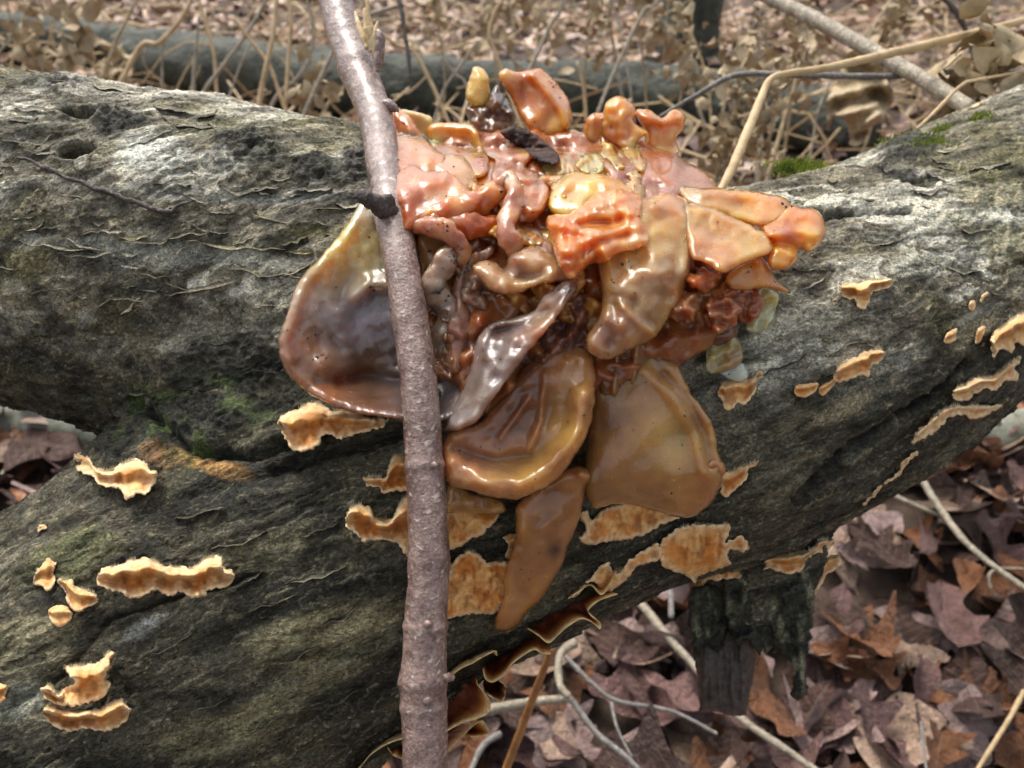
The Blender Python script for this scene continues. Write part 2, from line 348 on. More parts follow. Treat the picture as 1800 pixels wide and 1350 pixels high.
# bark relief: terraced flakes, stretched along the log
ax = np.array([0.93, 0.34, 0.12]); ax /= np.linalg.norm(ax)
q = v0-0.66*(v0@ax)[:, None]*ax
wv = np.stack([gn(q*70+5), gn(q*70+31), gn(q*70+77)], 1); q = q+0.0045*wv
wv = np.stack([gn(v0*260+5), gn(v0*260+31), gn(v0*260+77)], 1); q = q+0.0011*wv
n_1 = fbm(q*42, 3); lv = n_1*4.2; k1 = np.floor(lv); fr = lv-k1
amp = 0.5+0.5*ss(-0.2, 0.5, gn(v0*22+9))
d = 0.0008*amp*(k1+ss(0, 0.10, fr))+0.0008*amp*np.exp(-(fr/0.09)**2)*ss(-0.1, 0.5, gn(v0*90+3))
n_2 = fbm(q*130+11, 2); l2 = n_2*3.2; k2 = np.floor(l2); f2 = l2-k2
d += 0.0004*(k2+ss(0, 0.16, f2))+0.0003*np.exp(-(f2/0.12)**2)
d += 0.0004*gn(v0*420)
px, py, pd = project(v0)
# dark knobbly crusts, knot holes, cracks, at the places the photo shows them
def spot(x, y, rx, ry=None, rot=0):
    ry = ry or rx; c, s = math.cos(rot), math.sin(rot); dx, dy = px-x, py-y
    return np.sqrt(((dx*c+dy*s)/rx)**2+((-dx*s+dy*c)/ry)**2)
front = (nr*ray(px, py)).sum(1) < 0.1
crust = np.zeros(N)
for (x, y, rx, ry) in [(435, 275, 75, 45), (205, 212, 50, 26), (110, 148, 60, 22), (640, 285, 45, 40), (560, 300, 60, 30), (1600, 265, 60, 28), (1570, 305, 40, 14), (330, 735, 110, 60), (200, 780, 60, 40), (420, 640, 160, 60)]:
    crust = np.maximum(crust, front*ss(1.15, 0.55, spot(x, y, rx, ry)+0.35*gn(v0*160)))
kn = np.abs(gn(v0*330+2)); d += crust*(0.0016*(1-kn*1.6)+0.0006)
hole = np.zeros(N)
for (x, y, rx, ry) in [(140, 195, 34, 11), (135, 268, 36, 18), (360, 0, 1, 1)]:
    sp = spot(x, y, rx, ry, 0.05)+0.12*gn(v0*200); hole = np.maximum(hole, front*ss(1.1, 0.75, sp)); d += front*0.0012*np.exp(-((sp-1.3)/0.25)**2)
d -= hole*0.010
crack = np.zeros(N)
for pl, wd, dp in [([(1700, 640), (1640, 700), (1580, 735), (1540, 765), (1490, 800), (1460, 830), (1400, 880)], 7, 0.006), ([(1330, 380), (1420, 382), (1510, 378), (1600, 372)], 5, 0.003),
               ([(240, 700), (330, 790), (440, 800), (520, 770)], 9, 0.004), ([(0, 1250), (100, 1190), (190, 1090), (300, 1050), (440, 1020)], 6, 0.002),
               ([(1560, 300), (1600, 312), (1640, 318)], 8, 0.004), ([(700, 760), (560, 800), (480, 830)], 12, 0.003)]:
    dd = pdist(np.stack([px, py], 1)[front], np.array(pl, float), False); x_ = np.zeros(N); x_[front] = np.exp(-((dd*(1+0.5*gn(v0[front]*300)))/wd)**2)
    crack = np.maximum(crack, x_); d -= x_*dp
v1 = v0+nr*d[:, None]
# bark colour: weathered pale plates, grey-brown flakes, olive algae, black crust, lower flank dark with damp and painted shade
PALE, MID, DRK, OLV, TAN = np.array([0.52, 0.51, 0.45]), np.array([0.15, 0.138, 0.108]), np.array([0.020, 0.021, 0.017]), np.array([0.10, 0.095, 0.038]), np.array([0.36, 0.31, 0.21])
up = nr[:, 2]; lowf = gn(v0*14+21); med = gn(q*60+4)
yl = np.interp(px, [0, 300, 600, 1000, 1250, 1500, 1800], [560, 575, 560, 560, 650, 690, 590]); damp_shade = np.maximum(ss(0.30, -0.2, up+0.2*lowf), ss(-70, 90, py-yl+110*lowf+60*med)*(0.82+0.3*lowf)); damp_shade = np.clip(damp_shade, 0, 1)  # damp bark on underside and lower trunk, with their shade painted into the colour
plate = ss(0.0, 0.18, gn(q*34+40)+0.35*med+0.3*np.sin(k1*2.4))*(1-0.85*damp_shade)
c = mixc(np.tile(MID, (N, 1)), PALE, plate*0.85)
c = mixc(c, OLV, 0.75*ss(0.0, 0.55, gn(v0*30+60)+0.3*med))
c = mixc(c, np.array([0.11, 0.10, 0.06]), damp_shade*0.8); c = mixc(c, DRK, damp_shade*np.clip(0.82+0.5*med+0.45*gn(v0*26+71), 0.1, 0.97))
c = mixc(c, TAN, np.clip(np.exp(-(fr/0.10)**2)*0.75*(1-0.55*damp_shade), 0, 1))
c = mixc(c, TAN*0.8, np.clip(np.exp(-(f2/0.14)**2)*0.45*(1-0.6*damp_shade), 0, 1))
c = mixc(c, DRK*1.2, crust*0.85); c = mixc(c, DRK*0.4, np.maximum(hole, crack*0.8))
for (x, y, rx, ry, rot, cc, a) in [(245, 1105, 55, 18, -0.5, (0.34, 0.35, 0.33), 0.9), (1420, 560, 150, 32, -0.45, (0.42, 0.41, 0.34), 0.85), (1620, 470, 70, 22, -0.1, (0.42, 0.42, 0.36), 0.85), (1770, 384, 80, 20, 0.1, (0.5, 0.5, 0.44), 0.9),
      (1480, 720, 60, 18, -0.6, (0.26, 0.23, 0.15), 0.7), (1700, 590, 60, 12, -0.7, (0.3, 0.26, 0.17), 0.6), (560, 1130, 150, 70, -0.5, (0.3, 0.27, 0.16), 0.75), (420, 1270, 130, 50, -0.5, (0.24, 0.22, 0.13), 0.65), (60, 1120, 80, 40, -0.5, (0.22, 0.2, 0.13), 0.6), (480, 960, 110, 30, -0.4, (0.17, 0.16, 0.1), 0.6), (120, 980, 90, 40, -0.5, (0.12, 0.13, 0.06), 0.6), (30, 1240, 60, 30, -0.5, (0.26, 0.27, 0.23), 0.8), (640, 1110, 80, 40, -0.5, (0.26, 0.24, 0.15), 0.7),
      (270, 270, 70, 40, 0.2, (0.5, 0.52, 0.5), 0.7), (400, 345, 180, 14, 0.05, (0.33, 0.33, 0.3), 0.8), (250, 440, 230, 26, 0.05, (0.28, 0.28, 0.25), 0.8), (430, 460, 170, 16, 0.1, (0.3, 0.3, 0.26), 0.8), (540, 345, 90, 16, -0.05, (0.36, 0.36, 0.34), 0.8), (560, 410, 90, 14, 0, (0.1, 0.09, 0.04), 0.7),
      (330, 300, 90, 30, 0, (0.46, 0.46, 0.42), 0.5), (350, 170, 240, 10, 0.15, (0.5, 0.48, 0.42), 0.6), (150, 160, 150, 8, 0.12, (0.5, 0.48, 0.42), 0.7), (380, 820, 70, 16, 0.3, (0.36, 0.2, 0.07), 0.8), (290, 800, 40, 20, 0.2, (0.26, 0.14, 0.06), 0.8)]:
    m_ = front*ss(1.25, 0.6, spot(x, y, rx, ry, rot)+0.5*gn(q*110+x)); c = mixc(c, np.array(cc), a*m_*(1-0.7*np.exp(-(f2/0.12)**2)))
c = mixc(c, np.array([0.07, 0.11, 0.03]), 0.6*front*ss(0.1, 0.5, gn(v0*120+8))*ss(1.2, 0.5, spot(350, 735, 230, 90)))
log = empty('fallen_log', P(900, 1200, 0.3)*np.array([1, 1, 0]), 'forked grey fallen log with flaking bark, carrying the jelly fungus', 'log')
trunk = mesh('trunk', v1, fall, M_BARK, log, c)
# the coarse run of the trunk outside the picture, down to the ground, and the outer end of the limb
def plain_run(name, a_, b_, ra, rb, end):
    t = np.linspace(0, 1, 60)[:, None]; p = a_+(b_-a_)*t; tube_mesh(name, p, np.linspace(ra, rb, 60), M_BARK, log, colr=np.array([0.075, 0.075, 0.055]), seg=28, rough=0.08, freq=40)
pa, pb = P(-250, 1575, 0.275), P(0, 1380, 0.285); dr = (pa-pb)/np.linalg.norm(pa-pb)
dr2 = dr+np.array([0, 0, -0.12]); plain_run('trunk_base', P(-380, 1677, 0.2725), P(-380, 1677, 0.2725)+dr2*((P(-380, 1677, 0.2725)[2]-0.05)/-dr2[2]), 0.0765, 0.10, 1)
plain_run('limb_end', P(-330, 358, 0.347), P(-330, 358, 0.347)+np.array([-0.9, 0.05, -0.25]), 0.068, 0.035, 1)
plain_run('trunk_top', P(2240, 90, 0.6), np.array([1.3, 1.6, 0.4]), 0.05, 0.02, 1)
print('log done', time.time()-T0)

# lifted bark flakes standing off the log
def flake(x, y, ln, wd, rot, lift, cc, seed):
    n, m = 14, 4; t = np.linspace(-1, 1, n); u = np.linspace(0, 1, m)
    tt, uu = np.meshgrid(t, u, indexing='ij'); tt = tt.ravel(); uu = uu.ravel()
    w = wd*(1-np.abs(tt)**2.5)*(0.75+0.5*n2(tt*2.3, tt*0, seed))
    yy = 0.16*ln*n2(tt*1.3, tt*0, seed+5)
    lx = tt*ln; ly = yy+uu*w; c_, s_ = math.cos(rot), math.sin(rot)
    X, Y = x+lx*c_-ly*s_, y+lx*s_+ly*c_
    dp = log_depth(X, Y)-0.0008-lift*uu**1.3*(0.6+0.6*np.abs(n2(tt*3, tt*0, seed+9)))
    v = P(X, Y, dp); vb = P(X, Y, dp+0.0006); i, j = np.meshgrid(np.arange(n-1), np.arange(m-1), indexing='ij'); k = (i*m+j).ravel()
    f = np.stack([k, k+1, k+m+1, k+m], 1); fb = f[:, ::-1]+n*m
    ring = [a*m for a in range(n)]+[(n-1)*m+b for b in range(1, m)]+[a*m+m-1 for a in range(n-2, -1, -1)]+[b for b in range(m-2, 0, -1)]
    ri = np.array(ring); r2 = np.roll(ri, -1); sd_ = np.stack([ri, ri+n*m, r2+n*m, r2], 1)
    cl = mixc(np.tile(np.array(cc), (n*m, 1)), np.array([0.3, 0.27, 0.2]), 0.6*uu**3)
    mesh('bark_flake', np.vstack([v, vb]), np.vstack([f, fb, sd_]), M_BARK, trunk, np.vstack([cl, cl*0.6]))
fl_spec = [(90, 130, 60, 10, 0.2), (180, 150, 70, 8, 0.2), (300, 185, 60, 9, 0.22), (420, 230, 75, 8, 0.22), (520, 220, 60, 10, 0.2), (580, 235, 50, 9, 0.2), (265, 240, 55, 8, -0.35), (440, 330, 70, 8, 0.0), (550, 330, 45, 8, 0.05),
           (520, 370, 110, 10, -0.12), (410, 430, 130, 8, 0.06), (90, 430, 80, 8, 0.12), (150, 445, 60, 8, 0.0), (330, 500, 120, 9, -0.14), (470, 480, 90, 9, 0.12), (80, 510, 80, 7, 0.0), (220, 525, 90, 8, -0.25), (500, 530, 90, 10, -0.15),
           (40, 250, 60, 7, 0.1), (330, 215, 60, 7, 0.15), (60, 190, 50, 8, 0.1), (250, 420, 60, 8, 0.05), (330, 410, 50, 7, -0.2), (1440, 470, 70, 9, 0.1), (1560, 420, 60, 8, -0.15), (1680, 470, 60, 8, 0.2), (1500, 345, 60, 8, 0.1), (1650, 330, 60, 7, -0.1),
           (1620, 520, 50, 9, 0.5), (1500, 600, 70, 8, -0.5), (1700, 400, 60, 8, 0.1), (1380, 640, 60, 8, -0.4), (1740, 290, 50, 8, -0.2), (1420, 400, 50, 8, 0.15), (470, 1060, 70, 7, -0.3), (560, 1010, 70, 7, -0.3), (430, 1020, 50, 7, -0.4), (600, 1080, 60, 7, -0.5),
           (520, 1150, 60, 7, -0.4), (640, 1150, 50, 6, -0.6), (300, 1130, 70, 6, -0.5), (420, 950, 70, 7, -0.3), (560, 930, 50, 7, -0.3), (350, 900, 60, 7, -0.2), (470, 1270, 60, 6, -0.5), (360, 1240, 60, 6, -0.3), (600, 1230, 60, 6, -0.6), (250, 690, 50, 8, 0.1), (400, 600, 70, 8, -0.1)]
rr = random.Random(5)
for (x, y, ln, wd, rot) in fl_spec: flake(x, y, ln*0.75, wd, rot, 0.0022, rr.choice([(0.09, 0.085, 0.07), (0.17, 0.16, 0.13), (0.12, 0.11, 0.07)]) if y < 600 else (0.05, 0.05, 0.04), rr.random()*50)
for k in range(150):
    if k < 95: x, y = rr.uniform(-10, 640), 0; y = rr.uniform(140+x*0.15, 560)
    else: x = rr.uniform(1250, 1790); y = rr.uniform(360-(x-1250)*0.25, 640-(x-1250)*0.1)
    flake(x, y, rr.uniform(8, 34), rr.uniform(3, 8), rr.gauss(0.1 if x < 700 else -0.15, 0.35), rr.uniform(0.0006, 0.0018), rr.choice([(0.07, 0.066, 0.05), (0.2, 0.19, 0.16), (0.3, 0.28, 0.23), (0.1, 0.1, 0.05)]), rr.random()*90)
print('flakes', time.time()-T0)

# broken stub end: dark split wood core and the ragged bark tongue
# ------------------------------------------------------------------ thick sheets drawn from an outline
def sheet(name, outline, h=0.0, T=2.0, R=12, interior=(), cols=((150, 100, 70),), spots=(), ridges=(), parent=None, mat=None, spacing=3.4,
          bmp=(0.0, 0.05), fine=(0.0, 0.2), jag=(0.0, 0.1), seed=1, depth=None, colfn=None, stretch=1.0, smooth_out=True, edge=None):
    """A closed, rounded, bent sheet: outline in photo pixels (x, y[, extra height in mm]); h = height in mm over the log, T = half thickness in mm, R = rounding in px."""
    ol = np.array([(p[0], p[1], p[2] if len(p) > 2 else 0.0) for p in outline], float)
    cpt = ol[:, :2]; cv = ol[:, 2]
    if len(interior): cpt = np.vstack([cpt, np.array(interior, float)[:, :2]]); cv = np.concatenate([cv, np.array(interior, float)[:, 2]])
    bd = crom(ol[:, :2], spacing, True) if smooth_out else np.vstack([a+(b-a)*np.linspace(0, 1, max(2, int(np.linalg.norm(b-a)/spacing)), endpoint=False)[:, None] for a, b in zip(ol[:, :2], np.roll(ol[:, :2], -1, 0))])
    if jag[0]:
        jx = n2(bd[:, 0]*jag[1], bd[:, 1]*jag[1], seed+3, 3)*jag[0]; tn = np.roll(bd, -1, 0)-np.roll(bd, 1, 0); tn /= np.linalg.norm(tn, axis=1)[:, None]+1e-9
        bd = bd+np.stack([tn[:, 1], -tn[:, 0]], 1)*jx[:, None]
    lo, hi = bd.min(0), bd.max(0)
    gx_, gy_ = np.meshgrid(np.arange(lo[0], hi[0], spacing), np.arange(lo[1], hi[1], spacing*0.866)); gx_[1::2] += spacing/2
    gq = np.stack([gx_.ravel(), gy_.ravel()], 1); gq = gq+np.random.default_rng(int(seed*10) % 9999).normal(size=gq.shape)*spacing*0.08
    gq = gq[inside(gq, bd)]; 
    if len(gq): gq = gq[pdist(gq, bd) > spacing*0.55]
    nb = len(bd); pts = [Vector(p) for p in np.vstack([bd, gq])]
    rv, _, rf, _, _, _ = delaunay_2d_cdt(pts, [], [list(range(nb))], 1, 1e-4)
    q = np.array([(p.x, p.y) for p in rv]); rf = [f for f in rf if len(f) == 3]; n = len(q)
    dist = pdist(q, bd); isb = dist < 1e-2
    H = tps(cpt, cv, q) if np.abs(cv).max() > 0 else np.zeros(n)
    for pl, A, w in ridges: H = H+A*np.exp(-(pdist(q, np.array(pl, float), False)/w)**2)
    if bmp[0]: H = H+bmp[0]*n2(q[:, 0]*bmp[1], q[:, 1]*bmp[1]*stretch, seed)
    x = np.clip(dist/R, 0, 1); th = T*np.sqrt(np.maximum(1-(1-x)**2, 0))
    if edge is not None: th = th+edge[0]*np.exp(-((dist-edge[1])/(edge[1]*0.8))**2)*x     # swollen rim
    F = (fine[0]*n2(q[:, 0]*fine[1], q[:, 1]*fine[1], seed+40, 1) if fine[0] else 0)
    D = depth(q[:, 0], q[:, 1])-(h+H)/1000
    zf = D-(th+F*x)/1000; zb = D+th/1000
    front = P(q[:, 0], q[:, 1], zf); back = P(q[:, 0], q[:, 1], zb); fi = np.arange(n); bi = np.full(n, -1); bi[isb] = fi[isb]; ni = np.where(~isb)[0]; bi[ni] = n+np.arange(len(ni))
    V = np.vstack([front, back[ni]]); A = np.array(rf); 
    # orient: front faces look at the camera
    e = np.cross(front[A[:, 1]]-front[A[:, 0]], front[A[:, 2]]-front[A[:, 0]]); fl = (e*(front[A[:, 0]]-C0)).sum(1) > 0; A[fl] = A[fl][:, ::-1]
    B = bi[A][:, ::-1]
    LN = jlin if mat is M_JELLY else lin
    if colfn is not None: cc = colfn(q, dist, H)
    else:
        cc = np.tile(LN(cols[0]), (n, 1))
        if len(cols) > 1: cc = mixc(cc, LN(cols[1]), 0.9*ss(-0.35, 0.45, n2(q[:, 0]*0.018, q[:, 1]*0.018, seed+80)))
        for sx, sy, sr, sc in spots: cc = mixc(cc, LN(sc), np.exp(-((q[:, 0]-sx)**2+(q[:, 1]-sy)**2)/(2*sr*sr))*0.95)
    return mesh(name, V, np.vstack([A, B]), mat, parent, np.vstack([cc, cc[ni]]))
STUBD = lambda x, y: np.full(len(x), 0.334)
core = sheet('broken_wood', [(1235, 1100), (1300, 1095), (1335, 1110), (1330, 1150), (1322, 1200), (1312, 1256), (1290, 1258), (1262, 1252), (1230, 1250), (1226, 1200), (1222, 1150)], 0, 9, 40, parent=trunk, mat=M_WOOD, bmp=(2.2, 0.09), fine=(1.0, 0.3), stretch=0.12, jag=(2.5, 0.15), depth=STUBD, smooth_out=False)
BK = lambda q, dist, H: mixc(np.tile(np.array([0.03, 0.032, 0.024]), (len(q), 1)), np.array([0.16, 0.165, 0.11]), ss(-0.1, 0.6, n2(q[:, 0]*0.06, q[:, 1]*0.02, 3)))
sheet('bark_tongue', [(1328, 1060), (1360, 1040), (1422, 1040), (1428, 1100), (1418, 1160), (1420, 1215), (1408, 1226), (1392, 1222), (1396, 1180), (1380, 1150), (1362, 1148), (1345, 1120), (1330, 1135)], 9, 2.2, 10, parent=trunk, mat=M_BARK, bmp=(2.5, 0.03), fine=(1.2, 0.12), jag=(5, 0.09), depth=STUBD, colfn=BK, seed=4)
sheet('bark_tongue', [(1268, 1020), (1310, 1012), (1352, 1030), (1368, 1070), (1362, 1120), (1350, 1150), (1340, 1138), (1336, 1160), (1326, 1142), (1310, 1128), (1298, 1140), (1288, 1110), (1276, 1090)], 15, 2.2, 10, parent=trunk, mat=M_BARK, bmp=(3, 0.03), fine=(1.4, 0.12), jag=(5, 0.09), depth=STUBD, colfn=BK, seed=6)
sheet('bark_tongue', [(1345, 1000), (1390, 990), (1424, 1010), (1430, 1060), (1418, 1100), (1400, 1120), (1380, 1105), (1362, 1125), (1350, 1080)], 17, 2.2, 10, parent=trunk, mat=M_BARK, bmp=(3, 0.03), fine=(1.4, 0.12), jag=(5, 0.09), depth=STUBD, colfn=BK, seed=16)
sheet('bark_tongue', [(1212, 1040), (1250, 1030), (1285, 1050), (1275, 1110), (1262, 1150), (1240, 1130), (1225, 1172), (1216, 1130)], 11, 2.0, 10, parent=trunk, mat=M_BARK, bmp=(2.5, 0.03), fine=(1.2, 0.12), jag=(5, 0.09), depth=STUBD, colfn=BK, seed=8)

# ------------------------------------------------------------------ the jelly fungus
def JD(x, y):
    u = np.clip((y-600)/345, -0.985, 0.93); a = 0.322-0.076*np.sqrt(1-u*u)+np.clip((x-1150)/100, 0, 4)*0.006
    return np.minimum(a, log_raw(x, y)-0.001)
jf = empty('jelly_fungus', P(950, 600, 0.25), 'large glistening orange brown jelly fungus of folded lobes on the log', 'fungus')
JC = 1.0
lobes = []
def lobe(outline, h, T=3.0, R=16, **k):
    k.setdefault('depth', JD); k.setdefault('bmp', (2.2, 0.022)); k['fine'] = (k.get('fine', (0.5, 0.03))[0]*(0.75 if k.get('fine') else 1), min(0.045, k.get('fine', (0.5, 0.03))[1]*0.6)); k.setdefault('jag', (2.0, 0.05))
    k.setdefault('seed', len(lobes)*3.1+1)
    o = sheet('lobe', outline, h, T, R, parent=jf, mat=M_JELLY, **k); lobes.append(o); return o
def roll(pts, colr, col2=None, seg=24, rough=0.42, freq=150):
    """Rolled lobe edge: (x, y, height mm, radius px)."""
    p = np.array(pts, float); dp = JD(p[:, 0], p[:, 1])-(p[:, 2]-5)/1000; p[:, 3] *= 1.12; c = crom(np.stack([p[:, 0], p[:, 1], dp, p[:, 3]*dp/FPX], 1), 3.2)
    w = P(c[:, 0], c[:, 1], c[:, 2]); tt = np.arange(len(c)); end = np.minimum(tt, tt[::-1])*3.2; rr_ = c[:, 3]*np.sqrt(np.clip(1-(1-np.clip(end/14, 0.02, 1))**2, 0.02, 1))
    n = len(c)*seg+2; cc = np.tile(jlin(colr), (n, 1))
    if col2: cc = mixc(cc, jlin(col2), ss(-0.3, 0.5, gn(np.stack([np.arange(n)*0.005, np.zeros(n), np.full(n, len(lobes)*1.7)], 1))))
    o = tube_mesh('lobe', w, rr_, M_JELLY, jf, colr=cc, seg=seg, rough=rough, freq=freq, seed=len(lobes)); lobes.append(o); return o
DKB, RED, COR, AMB, YEL, PNK, MAU, GRY, TANB, BRN = (78, 40, 30), (150, 70, 50), (205, 105, 70), (214, 135, 60), (222, 188, 130), (205, 140, 118), (150, 108, 102), (140, 128, 126), (196, 150, 108), (150, 100, 72)
# the base mass the lobes grow from
lobe([(715, 300), (760, 250), (850, 230), (950, 230), (1080, 240), (1190, 270), (1290, 350), (1360, 430), (1330, 520), (1260, 600), (1180, 650), (1080, 700), (960, 720), (850, 740), (780, 700), (740, 600), (720, 450)], 8, 9, 70, cols=((150, 82, 52), (176, 104, 70)), bmp=(5, 0.02), fine=(1.5, 0.06), jag=(6, 0.03))
# many small ruffled frills filling the mass between the large lobes
fr_ = random.Random(21)
def frill_col(x, y):
    if y > 560: return (138, 88, 66), (160, 110, 86)
    if x < 900 and y > 420: return (150, 112, 100), (128, 88, 76)
    if x > 1180 and y > 440: return (168, 96, 64), (140, 78, 54)
    return fr_.choice([((206, 132, 84), (190, 108, 66)), ((212, 150, 112), (196, 122, 88)), ((214, 158, 96), (200, 128, 72))])
for k in range(54):
    x, y = fr_.uniform(735, 1300), fr_.uniform(265, 640)
    if y > 300+ (1320-x)*0.62+120 or (x > 1200 and y < 330): continue
    rx_, ry_ = fr_.uniform(20, 46), fr_.uniform(12, 28); a0 = fr_.uniform(0, 3.14); n_ = 10; ol = []
    for j_ in range(n_):
        an = j_/n_*2*math.pi; r_ = fr_.uniform(0.72, 1.25); ux_, uy_ = rx_*math.cos(an)*r_, ry_*math.sin(an)*r_
        ol.append((x+ux_*math.cos(a0)-uy_*math.sin(a0), y+ux_*math.sin(a0)+uy_*math.cos(a0), fr_.gauss(0, 2.5)))
    lobe(ol, fr_.uniform(13, 21), fr_.uniform(1.8, 3.6), 10, cols=frill_col(x, y), bmp=(3.0, 0.04), fine=(0.6, 0.06), spacing=3.6)
# left ear: a shallow cup with a raised rim
lobe([(662, 318, 5), (635, 352, 8), (600, 408, 11), (560, 455, 14), (522, 500, 16), (505, 550, 17), (490, 600, 17), (498, 645, 16), (530, 682, 16), (575, 708, 17), (625, 726, 18), (690, 736, 19), (750, 742, 18), (800, 730, 15), (815, 680, 8), (812, 600, 5), (790, 520, 4), (750, 440, 3), (705, 370, 3)], 4, 3.0, 14,
     interior=[(600, 500, 6), (640, 600, 2), (580, 600, 7), (650, 690, 4), (700, 560, 3), (740, 650, 0), (760, 700, 5), (560, 640, 12), (650, 430, 6)], cols=(GRY,), edge=(0.7, 12),
     spots=[(610, 450, 55, (224, 204, 146)), (570, 500, 30, (214, 190, 146)), (560, 560, 40, (186, 166, 158)), (640, 570, 60, (160, 152, 166)), (530, 620, 32, (178, 120, 100)), (545, 660, 30, (190, 150, 135)), (580, 690, 40, (140, 88, 62)), (650, 720, 45, (110, 72, 58)), (650, 640, 30, (120, 90, 70)), (750, 700, 45, (52, 44, 52)), (745, 600, 40, (120, 104, 108)), (505, 560, 14, (200, 170, 160)), (640, 360, 20, (205, 200, 185))],
     ridges=[([(620, 520), (650, 498), (700, 500)], 4.5, 16), ([(600, 672), (640, 662), (720, 672)], -4.5, 12), ([(560, 640), (600, 650)], 2.5, 22), ([(590, 700), (650, 705), (720, 708)], 2.5, 16), ([(560, 470), (600, 560)], 1.5, 16)], bmp=(1.0, 0.03), fine=(0.35, 0.09), spacing=3.0)
# dark folds right of the stick
lobe([(812, 480), (860, 500), (930, 510), (965, 525), (930, 560), (870, 580), (830, 610), (815, 660), (790, 690), (770, 640), (770, 560), (790, 510)], 8, 3, 20, cols=(MAU, (110, 80, 80)), spots=[(870, 540, 40, (140, 122, 120))], bmp=(3, 0.03))
lobe([(790, 430), (822, 440), (832, 475), (822, 520), (830, 570), (822, 620), (808, 655), (785, 655), (775, 600), (785, 540), (795, 490)], 16, 4, 22, cols=((150, 100, 92), (175, 120, 105)), bmp=(2, 0.03))
roll([(805, 440, 26, 15), (782, 455, 28, 20), (762, 490, 27, 20), (757, 512, 25, 21), (778, 525, 24, 18), (790, 555, 22, 22), (783, 595, 20, 24), (792, 635, 16, 22), (800, 660, 10, 14)], (172, 150, 138), (120, 88, 76))
# grey wet curled flap with its pale edge
lobe([(1010, 492, 14), (985, 497, 12), (955, 520, 10), (935, 548, 9), (900, 558, 8), (866, 566, 8), (838, 598, 8), (826, 645, 7), (810, 690, 5), (786, 728, 3), (780, 757, 3), (808, 756, 7), (840, 738, 10), (868, 700, 13), (905, 650, 16), (938, 608, 18), (968, 572, 18), (992, 540, 18), (1012, 512, 16)], 14, 3.2, 14,
     interior=[(870, 620, 12), (930, 570, 12), (850, 680, 9), (970, 540, 14)], cols=((150, 140, 142), (120, 100, 96)), spots=[(985, 515, 20, (80, 50, 40)), (960, 560, 22, (176, 150, 140)), (875, 585, 16, (70, 52, 50)), (850, 700, 24, (150, 138, 134)), (950, 605, 22, (170, 110, 80))],
     ridges=[([(870, 582), (920, 572), (960, 545)], -3.5, 9), ([(845, 600), (860, 640), (840, 700)], 2.0, 12), ([(905, 600), (880, 650)], 2.0, 12)], fine=(0.01, 0.06), bmp=(1.6, 0.025), edge=(0.6, 9), spacing=3.0)
# scroll under the coral mass
lobe([(830, 468), (850, 458), (872, 462), (886, 472), (900, 445), (935, 433), (970, 447), (1002, 472), (1000, 492), (960, 498), (930, 508), (900, 517), (868, 512), (846, 494)], 24, 4.5, 20, cols=((190, 155, 130), (168, 132, 122)), ridges=[([(885, 470), (905, 490), (950, 480)], -3, 9), ([(905, 450), (960, 455)], 2.5, 14)], fine=(1.0, 0.07))
# upper left coral slabs
lobe([(688, 190, -6), (716, 200, -4), (738, 228), (765, 262), (786, 276), (792, 300), (776, 318), (740, 310), (712, 330), (700, 330), (688, 262, -2)], 14, 6, 26, cols=((222, 150, 126), (206, 118, 84)), spots=[(770, 290, 18, (214, 130, 70)), (700, 300, 18, (200, 100, 60))], fine=(0.8, 0.06))
lobe([(694, 310), (722, 292), (752, 300), (790, 300), (822, 328), (860, 352), (862, 372), (822, 376), (790, 392), (740, 402), (708, 408), (698, 365)], 19, 6, 26, cols=((215, 146, 126), (196, 106, 74)), spots=[(712, 380, 22, (196, 90, 50)), (800, 340, 24, (222, 162, 142))], fine=(0.7, 0.06))
lobe([(698, 195), (742, 198), (760, 212), (752, 240), (760, 275), (742, 278), (724, 240)], 6, 2.2, 10, cols=((226, 210, 172), (208, 186, 140)))
lobe([(750, 226, 0), (768, 216), (802, 215), (832, 222, 3), (846, 246, 5), (860, 280, 6), (856, 305, 7), (836, 312, 6), (815, 295), (795, 280), (768, 270), (757, 256)], 10, 3, 12, cols=((224, 158, 78), (204, 112, 52)), spots=[(785, 255, 22, (232, 200, 128)), (850, 285, 14, (150, 66, 40))], interior=[(800, 250, -3)], edge=(0.6, 8), bmp=(1, 0.03))
lobe([(757, 288), (785, 270), (815, 276), (836, 298), (842, 325), (828, 340), (796, 334), (772, 316)], 14, 7, 30, cols=((214, 160, 140), (208, 140, 105)))
# bumpy mauve column in the middle
lobe([(848, 245), (868, 234), (888, 234), (906, 246), (936, 250), (941, 270), (926, 291), (950, 308), (967, 336), (958, 372), (930, 392), (900, 388), (876, 360), (862, 318), (868, 285), (852, 268)], 20, 7, 26, cols=((204, 150, 138), (170, 112, 100)), spots=[(945, 365, 22, (212, 125, 70)), (930, 268, 12, (226, 150, 105))], bmp=(3.0, 0.035), fine=(2.4, 0.055), ridges=[([(868, 285), (920, 292)], -4, 9), ([(890, 320), (950, 330)], -2.5, 8)])
lobe([(840, 350), (890, 360), (930, 380), (955, 400), (960, 440), (920, 460), (880, 445), (850, 430), (820, 420)], 12, 5, 24, cols=((176, 84, 52), (198, 110, 66)))
roll([(722, 392, 24, 12), (760, 385, 27, 16), (800, 368, 29, 19), (845, 352, 29, 20), (885, 335, 28, 19), (900, 322, 26, 12)], (212, 146, 110), (190, 100, 62))
roll([(786, 388, 24, 14), (815, 398, 27, 19), (850, 398, 26, 19), (872, 388, 22, 12)], (196, 98, 60), (215, 140, 112))
roll([(872, 330, 33, 12), (893, 316, 35, 16), (905, 340, 35, 15), (897, 370, 34, 15), (889, 400, 33, 15), (896, 425, 31, 17), (912, 442, 28, 14)], (202, 146, 128), (176, 120, 112))
